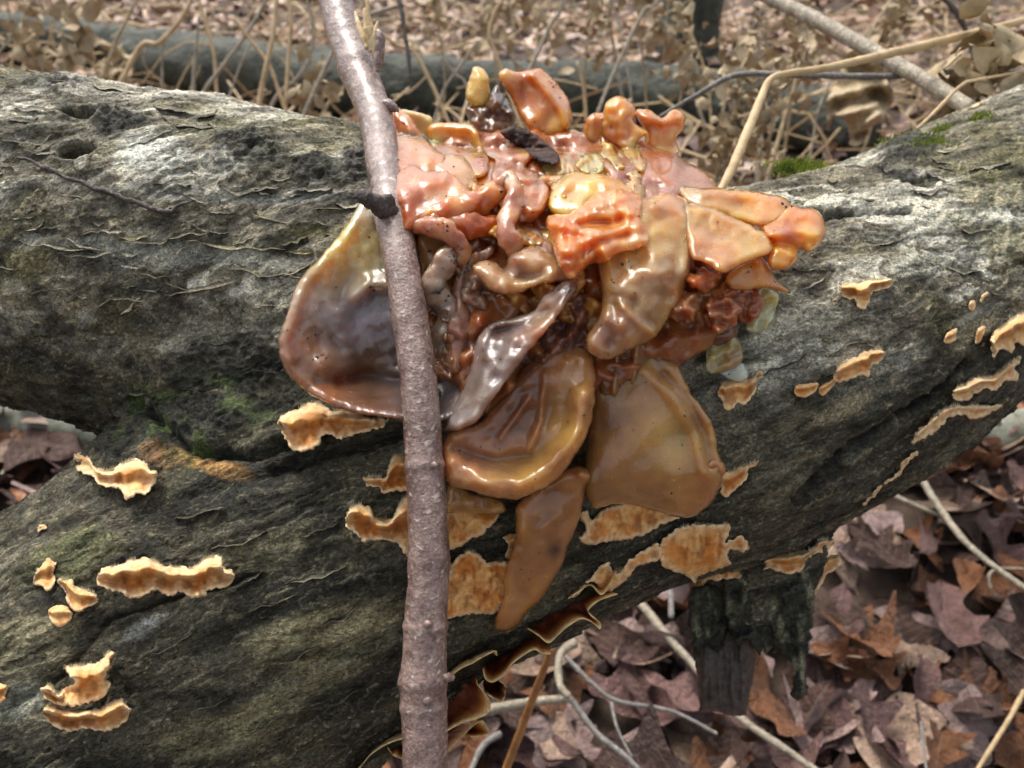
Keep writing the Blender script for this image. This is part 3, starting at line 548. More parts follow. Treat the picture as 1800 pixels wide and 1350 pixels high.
roll([(724, 404, 22, 12), (745, 396, 28, 17), (775, 405, 30, 17), (798, 422, 30, 16), (812, 446, 28, 14), (800, 464, 26, 14)], (160, 92, 70), (190, 140, 120))
lobe([(735, 405), (780, 410), (800, 430), (790, 450), (760, 470), (748, 500), (738, 470)], 12, 4, 16, cols=((168, 100, 78), (190, 140, 110)))
lobe([(905, 400), (940, 400), (970, 430), (985, 470), (950, 450), (925, 440), (905, 440)], 18, 4, 16, cols=((150, 92, 80), (176, 130, 122)))
# upright lobes on top of the log
lobe([(832, 118), (848, 118), (858, 132), (862, 152), (860, 176), (846, 188), (826, 184), (818, 160), (826, 136)], -2, 5, 22, cols=((226, 192, 138), (206, 160, 104)))
lobe([(820, 188), (850, 180), (872, 150), (884, 165), (902, 190), (905, 222), (884, 234), (850, 240), (826, 222)], -3, 7, 24, cols=((92, 66, 56), (128, 98, 88)), bmp=(4, 0.05), fine=(1.5, 0.1))
lobe([(876, 130, 0), (888, 122, 2), (914, 126), (945, 120, -3), (968, 134, -4), (988, 156, -3), (1002, 184), (1006, 210), (998, 228, 3), (976, 240, 3), (946, 236), (926, 222, 2), (908, 192), (894, 165), (882, 148)], 4, 4, 18, interior=[(930, 170, -4), (960, 190, 3)], cols=((206, 128, 62), (184, 98, 46)), spots=[(968, 140, 20, (214, 150, 110)), (985, 215, 22, (224, 170, 98)), (890, 130, 14, (226, 188, 140)), (985, 170, 14, (200, 130, 90))], ridges=[([(935, 132), (962, 160), (985, 190), (996, 215)], 3.5, 9)], fine=(0.8, 0.06))
# frills and knobs, upper right
lobe([(1028, 212), (1045, 198), (1066, 202), (1070, 235), (1062, 262), (1038, 258), (1024, 240)], 8, 4, 16, cols=((206, 140, 90), (222, 180, 132)), fine=(1.2, 0.09))
lobe([(1060, 192), (1072, 174), (1088, 169), (1108, 178), (1119, 196), (1114, 214), (1142, 234), (1124, 244), (1120, 262), (1138, 282), (1130, 306), (1108, 292), (1090, 262), (1066, 245), (1058, 218)], 14, 4.5, 18, cols=((222, 172, 120), (216, 150, 102)), spots=[(1075, 240, 16, (196, 110, 64))], bmp=(3, 0.03), ridges=[([(1092, 185), (1088, 230)], 2.5, 14)])
lobe([(1116, 196), (1136, 192), (1152, 200), (1166, 206), (1184, 192), (1203, 203), (1200, 228), (1188, 246), (1192, 268), (1160, 272), (1138, 256), (1132, 232)], 6, 3, 14, cols=((226, 168, 122), (206, 132, 84)), ridges=[([(1130, 205), (1165, 215), (1195, 208)], 2.5, 8)])
lobe([(945, 292), (968, 276), (990, 268), (1018, 262), (1042, 272), (1064, 286), (1052, 304), (1010, 312), (972, 318)], 16, 3, 12, cols=((188, 140, 102), (212, 176, 132)), bmp=(4, 0.05), fine=(1.2, 0.1))
lobe([(1010, 288), (1030, 268), (1052, 270), (1062, 290), (1050, 306), (1024, 304)], 24, 1.6, 8, cols=((206, 160, 110),), bmp=(3, 0.07))
lobe([(1056, 282), (1080, 258), (1110, 270), (1130, 296), (1128, 326), (1090, 320), (1062, 306)], 14, 3, 12, cols=((202, 148, 104), (178, 122, 92)), bmp=(4, 0.06), fine=(1.0, 0.12))
lobe([(985, 236), (1010, 226), (1030, 246), (1046, 262), (1022, 274), (1000, 268)], 8, 2, 8, cols=((186, 160, 138), (200, 156, 104)), bmp=(4, 0.06))
lobe([(1142, 280), (1170, 268), (1188, 278), (1200, 296), (1206, 330), (1200, 352), (1160, 350), (1128, 340), (1130, 308)], 8, 3, 14, cols=((190, 158, 140), (178, 128, 102)), fine=(0.8, 0.12))
# central coral mass
lobe([(967, 340), (984, 313), (1018, 302), (1060, 304), (1092, 318), (1116, 338), (1090, 352), (1052, 356), (1022, 382), (988, 384), (966, 368)], 22, 6, 22, cols=((226, 184, 116), (212, 150, 84)), ridges=[([(990, 325), (1060, 318)], 2, 14)])
lobe([(1080, 342, 0), (1130, 348, 3), (1170, 338, 3), (1206, 354, 0), (1214, 400, -2), (1217, 452, -3), (1203, 515, -4), (1178, 556, -4), (1152, 592, -2), (1112, 613, 2), (1064, 632, 4), (1036, 620, 3), (1031, 590, 2), (1054, 552, 2), (1056, 500, 2), (1048, 440, 2), (1055, 385, 2)], 24, 5, 26, interior=[(1140, 420, 4), (1140, 500, 4), (1090, 580, 5)],
     cols=((192, 148, 116), (206, 164, 124)), spots=[(1160, 490, 32, (188, 160, 148)), (1130, 520, 30, (168, 132, 98)), (1070, 590, 30, (158, 116, 106)), (1180, 370, 26, (216, 150, 126)), (1140, 420, 40, (212, 166, 118)), (1195, 520, 16, (206, 132, 92))],
     ridges=[([(1205, 380), (1212, 450), (1190, 530), (1155, 590)], 1.8, 9), ([(1088, 530), (1120, 565), (1150, 585)], 1.6, 8), ([(1078, 540), (1075, 600)], -1.8, 12), ([(1100, 350), (1200, 372)], 2, 16)], edge=(0.5, 10), spacing=3.0, fine=(0.7, 0.06))
lobe([(960, 388), (978, 376), (1006, 374), (1036, 348), (1074, 330), (1110, 334), (1132, 354), (1128, 384), (1142, 408), (1138, 432), (1112, 442), (1090, 446), (1064, 462), (1036, 468), (1012, 488), (996, 486), (978, 458), (970, 424)], 34, 7, 26, cols=((226, 150, 104), (214, 126, 82)), spots=[(1060, 365, 26, (228, 170, 140)), (990, 400, 18, (216, 124, 72)), (1050, 440, 26, (206, 122, 80)), (1000, 460, 18, (212, 124, 92)), (1110, 420, 16, (224, 170, 150))],
     bmp=(5.0, 0.026), fine=(2.6, 0.045), jag=(4, 0.05), spacing=3.0, ridges=[([(1000, 392), (1050, 392), (1090, 385)], -3, 8), ([(1040, 430), (1100, 412)], -2.5, 8)])
# right hand wings
lobe([(1192, 328, -6), (1242, 330), (1300, 334), (1350, 340), (1386, 352), (1392, 372), (1372, 392), (1345, 400), (1300, 388), (1250, 372), (1205, 358, -4)], 22, 3.5, 16, cols=((222, 152, 82), (208, 142, 92)), spots=[(1330, 350, 30, (222, 150, 118)), (1300, 365, 24, (224, 158, 70)), (1220, 345, 22, (190, 156, 122))], interior=[(1300, 362, -4)], edge=(0.6, 9), bmp=(1.2, 0.02))
lobe([(1338, 402), (1364, 384), (1386, 360), (1412, 366), (1432, 366), (1446, 382), (1453, 408), (1442, 430), (1422, 443), (1404, 438), (1402, 456), (1388, 472), (1366, 476), (1348, 462), (1352, 430)], 24, 5, 18, cols=((222, 140, 88), (212, 124, 74)), spots=[(1420, 425, 20, (226, 178, 120)), (1375, 450, 20, (224, 160, 78)), (1385, 415, 12, (190, 96, 62))], ridges=[([(1345, 418), (1390, 408), (1440, 412)], 2.5, 10), ([(1360, 425), (1410, 436)], -3, 8)], bmp=(1.5, 0.03))
lobe([(1200, 366, -2), (1240, 362), (1292, 384), (1334, 402), (1357, 426, 3), (1350, 446, 4), (1322, 456, 4), (1286, 474, 5), (1270, 480, 6), (1238, 460, 3), (1212, 448)], 27, 2.6, 14, cols=((214, 160, 128), (198, 130, 92)), spots=[(1240, 385, 24, (196, 150, 96)), (1320, 425, 24, (224, 176, 130)), (1230, 430, 20, (214, 150, 132))], edge=(0.4, 8), fine=(0.7, 0.05), bmp=(1.2, 0.03))
lobe([(1278, 482), (1330, 450), (1348, 462), (1366, 490), (1390, 516), (1352, 506), (1310, 512), (1284, 506)], 22, 2.6, 12, cols=((212, 142, 90), (198, 122, 82)))
lobe([(1190, 462), (1236, 456), (1268, 478), (1300, 500), (1332, 512), (1346, 540), (1312, 572), (1290, 560), (1268, 588), (1240, 574), (1206, 560), (1178, 548)], 14, 5, 20, cols=((150, 78, 54), (178, 104, 74)), bmp=(4, 0.04), fine=(1.6, 0.08), jag=(4, 0.07))
lobe([(1236, 470), (1264, 476), (1262, 500), (1236, 512), (1210, 500), (1214, 478)], 24, 4, 16, cols=((176, 96, 66), (150, 84, 66)), jag=(7, 0.06), bmp=(4, 0.04))
lobe([(1186, 520), (1214, 510), (1236, 530), (1226, 562), (1196, 566), (1172, 556)], 20, 4, 18, cols=((158, 98, 74), (176, 120, 96)), jag=(7, 0.06), bmp=(4, 0.04))
lobe([(1244, 532), (1280, 520), (1306, 536), (1296, 566), (1264, 590), (1246, 566)], 22, 3.5, 14, cols=((166, 96, 68), (140, 80, 60)), jag=(7, 0.06), bmp=(4, 0.04))
lobe([(1322, 508), (1366, 512), (1364, 545), (1342, 582), (1312, 580), (1318, 545)], 8, 1.2, 8, cols=((232, 224, 186), (214, 208, 178)), bmp=(3, 0.04))
lobe([(1246, 596), (1288, 586), (1306, 622), (1300, 640), (1262, 656), (1242, 650)], 8, 1.2, 8, cols=((190, 172, 132), (150, 116, 84)), bmp=(3, 0.04))
lobe([(1262, 648), (1302, 636), (1316, 662), (1300, 672), (1276, 664)], 5, 0.9, 6, cols=((210, 210, 200),))
lobe([(1180, 560), (1230, 568), (1300, 560), (1290, 596), (1246, 610), (1200, 600), (1170, 610), (1150, 596)], 8, 4, 16, cols=((92, 48, 34), (124, 76, 52)), fine=(1.5, 0.1))
# folds under the coral mass
lobe([(958, 566), (1004, 520), (1046, 506), (1062, 530), (1046, 580), (1034, 628), (990, 634), (938, 644)], 16, 4, 20, cols=((134, 88, 84), (112, 66, 58)), bmp=(3.5, 0.04), ridges=[([(960, 630), (1010, 580), (1030, 540)], 3, 9)])
lobe([(920, 600), (960, 560), (1010, 560), (1030, 600), (1000, 640), (950, 660), (905, 670)], 12, 4, 20, cols=((124, 72, 58), (146, 96, 84)), bmp=(3, 0.04))
# lower right ear
lobe([(1045, 640), (1090, 605, 0), (1150, 612, 2), (1190, 640, 4), (1215, 690, 5), (1252, 742, 6), (1262, 790, 7), (1270, 825, 8), (1268, 852, 7), (1252, 884, 6), (1216, 908, 5), (1186, 908, 3), (1130, 892), (1080, 886), (1042, 892), (1026, 850), (1032, 780), (1036, 700)], 9, 4, 20, interior=[(1100, 750, 6), (1150, 720, 5), (1180, 820, 6), (1090, 860, 4), (1215, 760, 1)],
     cols=((184, 140, 100), (168, 122, 86)), spots=[(1190, 760, 36, (206, 170, 124)), (1130, 690, 30, (176, 130, 96)), (1230, 740, 18, (140, 98, 72)), (1060, 850, 34, (150, 106, 72)), (1235, 870, 26, (186, 128, 92)), (1070, 740, 26, (140, 96, 68))], ridges=[([(1130, 650), (1180, 690), (1220, 760), (1238, 830)], 2.4, 12), ([(1165, 660), (1205, 700), (1240, 765), (1250, 815)], -2.2, 11), ([(1120, 860), (1180, 890)], -1.2, 10)], edge=(0.5, 10), bmp=(1.2, 0.014), fine=(0.3, 0.05), spacing=3.2)
lobe([(1236, 822), (1254, 806), (1272, 814), (1274, 832), (1252, 846), (1236, 838)], 17, 3, 10, cols=((186, 120, 88),))
lobe([(1090, 605), (1130, 596), (1166, 612), (1160, 650), (1130, 670), (1100, 690), (1060, 700), (1050, 660)], 13, 3.5, 14, cols=((150, 100, 68), (128, 80, 54)), ridges=[([(1120, 600), (1112, 680)], 2.5, 6), ([(1085, 610), (1080, 690)], 2.5, 6)])
# lower centre lobe with thick rolled lip
lobe([(1042, 628, 6), (1046, 700, 7), (1036, 752, 8), (1010, 802, 8), (978, 842, 8), (940, 866, 9), (900, 878, 9), (858, 872, 9), (828, 862, 7), (788, 850, 5), (776, 800), (790, 760), (842, 742), (880, 700, 2), (920, 646, 2), (965, 612, 3), (1005, 604, 4)], 14, 4, 22, interior=[(900, 760, -2), (960, 720, 0), (850, 800, 0), (990, 680, 5), (930, 820, 2)],
     cols=((178, 120, 92), (154, 98, 74)), spots=[(1010, 680, 30, (200, 156, 120)), (1000, 770, 36, (204, 162, 116)), (860, 850, 44, (196, 156, 124)), (940, 840, 30, (206, 164, 116)), (900, 720, 40, (126, 78, 62)), (930, 660, 30, (138, 90, 76)), (840, 790, 30, (176, 124, 110))],
     ridges=[([(800, 812), (850, 842), (910, 846), (970, 812), (1010, 760), (1022, 690)], 3.6, 17), ([(800, 790), (870, 808), (930, 802)], -2.5, 10), ([(958, 660), (950, 740), (930, 790)], 1.6, 7), ([(880, 770), (930, 700)], 1.4, 7)], edge=(0.6, 12), spacing=3.0, bmp=(1.5, 0.02), fine=(0.5, 0.06))
lobe([(790, 852), (830, 866), (880, 880), (888, 900), (850, 905), (812, 900), (786, 900)], 6, 3, 14, cols=((190, 150, 116), (176, 130, 92)))
# hanging tongue
lobe([(1000, 822, 2), (1036, 822, 2), (1046, 838), (1032, 862), (1018, 910), (1004, 950), (985, 1000), (962, 1042), (930, 1074), (902, 1106), (876, 1109), (868, 1096), (884, 1050), (888, 1004), (904, 950), (908, 890), (940, 860)], 9, 4, 18, cols=((182, 130, 94), (166, 114, 82)), spots=[(975, 966, 11, (84, 58, 46)), (930, 1080, 30, (206, 142, 98)), (985, 900, 24, (160, 108, 74)), (900, 1050, 20, (196, 150, 120))], ridges=[([(950, 930), (985, 905)], 1.0, 8), ([(1022, 835), (1038, 842)], 3, 10)], edge=(0.5, 9), bmp=(1.2, 0.02), fine=(0.4, 0.05))
print('jelly', time.time()-T0)
# dark grit stuck to the jelly
sv, sf = [], []
for o in lobes[1:]:
    m_ = o.data; nv = len(m_.vertices); co = np.empty(nv*3, np.float32); m_.vertices.foreach_get('co', co); co = co.reshape(-1, 3)
    nn = np.empty(nv*3, np.float32); m_.vertex_normals.foreach_get('vector', nn); nn = nn.reshape(-1, 3)
    cand = np.where((nn*(co-C0)).sum(1) < -0.05)[0]
    for k in rng.choice(cand, min(len(cand), 2+nv//700), replace=False):
        for rep in range(rng.integers(1, 3)):
            c_ = co[k]+rng.normal(size=3)*0.0004*rep; s_ = rng.uniform(0.00012, 0.00042); b = len(sv)
            for e in ((1, 0, 0), (-1, 0, 0), (0, 1, 0), (0, -1, 0), (0, 0, 1), (0, 0, -1)): sv.append(c_+np.array(e)*s_*rng.uniform(0.5, 1.3)+rng.normal(size=3)*s_*0.2)
            for a_ in ((0, 2, 4), (2, 1, 4), (1, 3, 4), (3, 0, 4), (2, 0, 5), (1, 2, 5), (3, 1, 5), (0, 3, 5)): sf.append([b+z for z in a_])
ac = np.vstack([np.array([v.co for v in o.data.vertices]) for o in lobes[1:]]); agx, agy, agd = project(ac)
for (x, y, n, sx, sy) in [(972, 158, 34, 18, 24), (1387, 358, 16, 7, 6), (985, 507, 30, 13, 8), (800, 452, 26, 8, 14), (785, 525, 20, 9, 26), (655, 505, 16, 6, 6), (545, 592, 34, 20, 12), (565, 625, 18, 14, 8), (868, 572, 16, 12, 6), (775, 402, 18, 20, 6), (930, 640, 10, 30, 30), (1120, 470, 10, 60, 80), (820, 320, 14, 60, 30)]:
    for k in range(n):
        X, Y = x+rng.normal()*sx*0.7, y+rng.normal()*sy*0.7; w_ = np.where((abs(agx-X) < 4) & (abs(agy-Y) < 4))[0]
        if not len(w_) or rng.random() < 0.4: continue
        c_ = ac[w_[agd[w_].argmin()]]; s_ = rng.uniform(0.00015, 0.0005); b = len(sv)
        for e in ((1, 0, 0), (-1, 0, 0), (0, 1, 0), (0, -1, 0), (0, 0, 1), (0, 0, -1)): sv.append(c_+np.array(e)*s_*rng.uniform(0.4, 1.4)+rng.normal(size=3)*s_*0.25)
        for a_ in ((0, 2, 4), (2, 1, 4), (1, 3, 4), (3, 0, 4), (2, 0, 5), (1, 2, 5), (3, 1, 5), (0, 3, 5)): sf.append([b+z for z in a_])
print('specks', len(sv))
mesh('grit', np.array(sv), np.array(sf), M_SPECK, jf, smooth=False)['kind'] = 'stuff'

# a scrap of dead bark stuck in the top of the jelly
bs = sheet('bark_scrap', [(880, 232), (900, 222), (925, 228), (952, 244), (984, 274), (976, 290), (950, 286), (925, 268), (898, 250)], 26, 2.5, 8, mat=M_BARK, depth=JD, bmp=(2, 0.06), fine=(1.0, 0.15), jag=(2, 0.1), cols=((70, 50, 45), (40, 28, 26)), seed=91)
tag(bs, 'dark brown scrap of bark wedged among the upper jelly lobes', 'bark')

# ------------------------------------------------------------------ bracket fungi
ORG, CRM, BRW = lin((210, 140, 62)), lin((236, 210, 166)), lin((140, 80, 32))
def bracket(pts, origin, sc, label, hmax=8.0, prof='lip', hue=0, hairs=True, name='bracket_fungus', group=None, seed=None):
    o = np.array(pts, float)*sc+np.array(origin); seed = seed or (o[:, 0].sum() % 97)
    lo, hi = o.min(0), o.max(0); size = max(hi-lo); k = np.clip(size/110, 0.25, 1.5); hmax = 1.45*hmax*min(1, k+0.15)
    bd = crom(o, 4, True)
    def top_bot(x):
        a = np.full(len(x), 1e9); b = np.full(len(x), -1e9); p2 = np.roll(bd, -1, 0)
        for (x1, y1), (x2, y2) in zip(bd, p2):
            s_ = (np.minimum(x1, x2) <= x) & (x <= np.maximum(x1, x2)); yy = y1+(y2-y1)*np.where(abs(x2-x1) > 1e-6, (x-x1)/(x2-x1+1e-12), 0.5)
            a = np.where(s_, np.minimum(a, yy), a); b = np.where(s_, np.maximum(b, yy), b)
        a = np.where(a > 1e8, lo[1], a); b = np.where(b < -1e8, hi[1], b); return a, b
    def prof_h(x, y):
        a, b = top_bot(x); t = np.clip((y-a)/np.maximum(b-a, 3), 0, 1); wv_ = 0.5+0.5*n2(x*0.022, x*0, seed+2)
        if prof == 'lip':                 # hairy top slopes back to the bark, ridge stands out, lower half hugs the log
            rl = 0.30+0.10*n2(x*0.03, x*0, seed+6)
            return hmax*(0.16+0.72*np.exp(-((t-rl)/0.17)**2)*(0.5+0.6*wv_)+0.42*ss(0.55, 1.0, t)*(0.5+0.6*n2(x*0.05, x*0, seed+12)**2+0.4*wv_))
        return hmax*(0.2+0.6*ss(0.3, 1, t)*wv_+0.25*(1-t)*wv_+0.16*n2(x*0.06, y*0.02, seed+15))
    def cf(q, dist, H):
        w = np.clip(size*(0.05 if prof == 'flat' else 0.075), 3, 13)*(1+0.45*n2(q[:, 0]*0.05, q[:, 1]*0.05, seed+9)); n = len(q); a, b = top_bot(q[:, 0]); t = np.clip((q[:, 1]-a)/np.maximum(b-a, 3), 0, 1)
        org = mixc(np.tile(ORG, (n, 1)), lin((230, 184, 118)), ss(-0.4, 0.4, n2(q[:, 0]*0.03, q[:, 1]*0.03, seed+1)))
        org = mixc(org, BRW, (0.6 if prof == 'flat' else 0.4)*ss(0.12, 0.5, n2(q[:, 0]*0.07, q[:, 1]*0.035, seed+4, 3)))
        if prof == 'lip': org = mixc(org, lin((228, 188, 132)), 0.75*ss(0.36, 0.16, t)); org = mixc(org, BRW, 0.45*np.exp(-((t-0.5)/0.12)**2))
        if hue: org = org*np.array([1.0, 1.0-0.12*hue, 1.0-0.3*hue])
        return mixc(org, CRM, 0.88*ss(1.5, 0.1, dist/w))
    base = lambda x, y: log_depth(x, y)-0.0012
    ob = sheet(name, o, 0, 0.55+0.3*min(1, k), 5, mat=M_BRACKET, depth=lambda x, y: base(x, y)-prof_h(x, y)/1000, jag=(3.4*min(1, k), 0.13), bmp=(1.4*min(k, 1), 0.06), fine=(0.25, 0.1), colfn=cf, seed=seed, spacing=2.6 if size < 150 else 3.2)
    tag(ob, label, 'bracket fungus', group)
    if hairs and size > 45:             # felt hairs along the upper edge
        x = np.linspace(lo[0]+size*0.06, hi[0]-size*0.06, int(size*1.3)); a, _ = top_bot(x); hv, hf = [], []
        D = log_depth(x, a+3)-0.0012-prof_h(x, a+3)/1000
        for xx, yy, dd in zip(x, a, D):
            if n2(np.array([xx*0.03]), np.array([0.]), seed+20)[0] < -0.15: continue
            l_ = rng.uniform(2.5, 7.5); an = rng.normal()*0.5; x2, y2 = xx+l_*math.sin(an), yy-l_*math.cos(an); b = len(hv); w = 0.45
            hv += [P(xx-w, yy+2, dd), P(xx+w, yy+2, dd), P(xx, yy+2, dd-0.0002), P(x2, y2, dd+rng.normal()*0.0008)]; hf += [[b, b+1, b+3], [b+1, b+2, b+3], [b+2, b, b+3]]
        if hv: mesh('hair_fringe', np.array(hv), hf, M_FIL, ob, smooth=False)['kind'] = 'stuff'
    return ob
c7, s7 = (0, 600), 0.3889; c8 = (0, 950); c5, s5 = (600, 750), 0.41667; d4, s4 = (1200, 300), 1/3; d5 = (1200, 650)
bracket([(330, 515), (345, 505), (395, 503), (420, 545), (450, 578), (500, 580), (560, 545), (620, 530), (660, 545), (685, 575), (722, 600), (700, 640), (680, 665), (660, 695), (620, 690), (565, 715), (545, 670), (520, 660), (480, 660), (440, 640), (420, 610), (370, 595), (340, 560)], c7, s7, 'ochre bracket fungus with drooping pale fringe beside the log fork gap', 8)
bracket([(438, 1075), (445, 1040), (480, 1015), (520, 1015), (580, 990), (640, 980), (690, 985), (740, 1010), (830, 1020), (880, 1020), (920, 985), (960, 970), (1000, 975), (1015, 1015), (1055, 1045), (1055, 1080), (1020, 1110), (940, 1125), (930, 1150), (860, 1155), (815, 1130), (770, 1152), (700, 1125), (650, 1150), (600, 1162), (550, 1140), (500, 1125), (450, 1105)], c7, s7, 'widest wavy orange bracket fungus alone on the dark lower trunk', 10)
bracket([(150, 1095), (160, 1040), (190, 995), (222, 970), (252, 1000), (245, 1040), (250, 1080), (240, 1110), (215, 1130), (185, 1105)], c7, s7, 'small upright oval bracket, topmost of three small ones together', 4)
bracket([(255, 1085), (280, 1075), (320, 1078), (350, 1110), (400, 1125), (440, 1150), (440, 1180), (400, 1200), (370, 1222), (330, 1215), (305, 1180), (295, 1130)], c7, s7, 'small slanted bracket with fringed top, middle of three small ones', 5)
bracket([(217, 1215), (250, 1195), (290, 1195), (325, 1220), (322, 1255), (290, 1285), (260, 1290), (230, 1265)], c7, s7, 'small round orange bracket disc, lowest of three small ones', 3, hairs=False)
bracket([(1260, 350), (1300, 325), (1350, 300), (1400, 280), (1450, 280), (1490, 310), (1560, 310), (1620, 325), (1700, 345), (1750, 345), (1740, 380), (1680, 400), (1600, 420), (1540, 440), (1500, 420), (1460, 430), (1440, 470), (1380, 500), (1320, 490), (1295, 450), (1275, 420)], c7, s7, 'golden brown bracket tucked under the grey jelly ear', 9, hue=0.6)
bracket([(168, 862), (175, 830), (205, 828), (212, 845), (190, 852)], c7, s7, 'tiny bright orange crescent bracket below the log fork gap', 3, hairs=False)
bracket([(287, 578), (330, 565), (400, 560), (450, 545), (480, 510), (520, 500), (515, 540), (490, 590), (480, 620), (497, 645), (485, 690), (450, 720), (400, 735), (330, 748), (280, 745), (220, 725), (190, 690), (190, 665), (225, 650), (260, 690), (300, 660), (340, 640), (310, 610)], c8, s7, 'twisted two tier bracket with a pointed upper horn on lower trunk', 8)
bracket([(190, 775), (220, 742), (280, 757), (350, 767), (450, 757), (490, 732), (540, 715), (580, 745), (595, 770), (560, 820), (500, 860), (440, 860), (390, 850), (320, 865), (270, 850), (220, 820)], c8, s7, 'smooth boat shaped bracket directly beneath the twisted two tier bracket', 9)
bracket([(-30, 655), (20, 650), (35, 665), (25, 700), (20, 725), (-30, 745)], c8, s7, 'small orange brown bracket beyond the twisted two tier bracket', 4, hairs=False)
bracket([(30, 350), (60, 330), (120, 335), (150, 385), (200, 390), (240, 330), (275, 290), (330, 300), (330, 560), (275, 545), (240, 500), (190, 480), (130, 475), (90, 485), (60, 450), (18, 415)], c5, s5, 'lobed ochre bracket pressed behind the upright stick', 9, hue=0.3)
bracket([(340, 340), (440, 365), (480, 320), (560, 290), (640, 300), (665, 350), (650, 400), (600, 450), (540, 480), (500, 510), (450, 525), (340, 540)], c5, s5, 'golden veined bracket sheet under the rolled jelly lip', 6, prof='flat', hue=0.4, hairs=False)
bracket([(95, 215), (150, 210), (190, 205), (200, 160), (225, 120), (270, 120), (330, 130), (330, 270), (240, 270), (180, 280), (160, 255), (110, 250)], c5, s5, 'small curled brown bracket above the lobed one by the stick', 7, hue=0.5)
bracket([(400, 650), (440, 640), (470, 570), (520, 530), (560, 530), (620, 570), (700, 575), (720, 640), (700, 700), (680, 760), (640, 790), (560, 790), (500, 800), (440, 815), (400, 800)], c5, s5, 'golden bracket with a domed top between stick and jelly tongue', 8, prof='flat', hue=0.3)
bracket([(680, 465), (720, 450), (750, 455), (755, 520), (730, 560), (690, 550), (705, 500)], c5, s5, 'narrow curled brown bracket touching the jelly tongue', 5, hue=0.6, hairs=False)
bracket([(1005, 370), (1040, 360), (1060, 390), (1100, 350), (1150, 330), (1250, 310), (1330, 320), (1430, 380), (1350, 415), (1270, 460), (1180, 480), (1100, 490), (1040, 500), (1005, 470), (1030, 430)], c5, s5, 'ochre bracket sheet under the big brown jelly ear', 6, prof='flat', hairs=False, hue=0.2)
bracket([(1345, 490), (1400, 440), (1470, 415), (1560, 415), (1630, 410), (1640, 450), (1620, 490), (1690, 465), (1720, 505), (1700, 530), (1640, 520), (1630, 560), (1660, 580), (1690, 630), (1660, 640), (1600, 645), (1540, 655), (1520, 700), (1500, 690), (1470, 640), (1400, 610), (1350, 580)], c5, s5, 'broad flat leaf-like orange bracket at the root of the broken stub', 8, prof='flat')
bracket([(1060, 630), (1080, 600), (1130, 570), (1140, 600), (1170, 610), (1230, 550), (1300, 510), (1340, 492), (1345, 560), (1250, 590), (1200, 650), (1130, 700), (1100, 690), (1050, 660), (990, 720), (960, 715), (1000, 680)], c5, s5, 'ragged strip of bracket running down from the broad flat one', 7, prof='flat', hairs=False)
bracket([(1605, 200), (1640, 190), (1680, 170), (1760, 140), (1755, 160), (1720, 180), (1710, 220), (1670, 260), (1625, 295), (1600, 270)], c5, s5, 'small winged bracket beside the tip of the big jelly ear', 5)
bracket([(830, 610), (870, 595), (950, 580), (1040, 570), (1105, 565), (1110, 600), (1050, 630), (1000, 650), (975, 720), (955, 733), (920, 715), (905, 680), (870, 680), (835, 650)], d4, s4, 'tan bracket with a hanging central drop on pale bark', 7)
bracket([(785, 680), (810, 668), (830, 685), (815, 705), (790, 700)], d4, s4, 'tiny cream bracket knob beside the drop shaped bracket', 3, hairs=False)
bracket([(795, 1070), (830, 1020), (900, 985), (970, 950), (1040, 937), (1068, 965), (1040, 1010), (995, 1030), (980, 1085), (940, 1080), (900, 1095), (850, 1110), (810, 1112)], d4, s4, 'slanting brown bracket with white rim, largest of a row of three', 6)
bracket([(588, 1160), (600, 1130), (650, 1125), (715, 1120), (715, 1140), (680, 1180), (640, 1197), (600, 1190)], d4, s4, 'small oval bracket at the lower end of a row of three', 4, hairs=False)
bracket([(715, 1150), (745, 1125), (800, 1100), (805, 1120), (770, 1160), (735, 1188)], d4, s4, 'smallest bracket, in the middle of a row of three', 3, hairs=False)
bracket([(180, 1165), (200, 1120), (260, 1100), (330, 1100), (370, 1085), (390, 1055), (425, 1055), (420, 1090), (390, 1110), (385, 1160), (350, 1210), (320, 1240), (290, 1225), (260, 1260), (220, 1260), (210, 1215), (185, 1190)], d4, s4, 'brown bracket with scalloped white rim below the pale clear jelly flap', 7)
bracket([(1380, 880), (1400, 850), (1450, 830), (1440, 870), (1445, 890), (1410, 912), (1380, 905)], d4, s4, 'tiny folded bracket on dark bark near the shaggy cluster', 3, hairs=False)
bracket([(1545, 880), (1560, 830), (1595, 820), (1590, 860), (1570, 900), (1545, 915)], d4, s4, 'tiny upright brown bracket between folded one and shaggy cluster', 3, hairs=False)
bracket([(1505, 720), (1520, 685), (1545, 690), (1540, 730), (1525, 740)], d4, s4, 'tiny cream bracket fleck below the pale bark plate', 2, hairs=False)
bracket([(1565, 690), (1580, 655), (1615, 632), (1612, 655), (1590, 670), (1580, 695)], d4, s4, 'tiny thin bracket sliver beside the cream fleck', 2, hairs=False)
bracket([(1620, 890), (1650, 850), (1700, 810), (1750, 770), (1850, 735), (1850, 920), (1800, 930), (1760, 905), (1740, 960), (1710, 950), (1690, 940), (1660, 960), (1640, 1000), (1630, 960)], d4, s4, 'shaggy orange bracket cluster with ragged drips at the trunk narrowing', 8)
bracket([(1420, 1160), (1500, 1120), (1560, 1090), (1620, 1090), (1680, 1050), (1740, 1000), (1785, 980), (1785, 1010), (1750, 1040), (1770, 1080), (1760, 1110), (1700, 1110), (1650, 1160), (1600, 1150), (1540, 1180), (1500, 1215), (1440, 1210)], d4, s4, 'long hairy orange bracket along the underside of the trunk', 8)
bracket([(1230, 1385), (1330, 1290), (1420, 1240), (1500, 1232), (1600, 1235), (1680, 1228), (1690, 1250), (1580, 1300), (1540, 1315), (1480, 1290), (1400, 1310), (1300, 1400), (1210, 1440)], d4, s4, 'thin orange bracket strip edging the trunk below the long hairy one', 5)
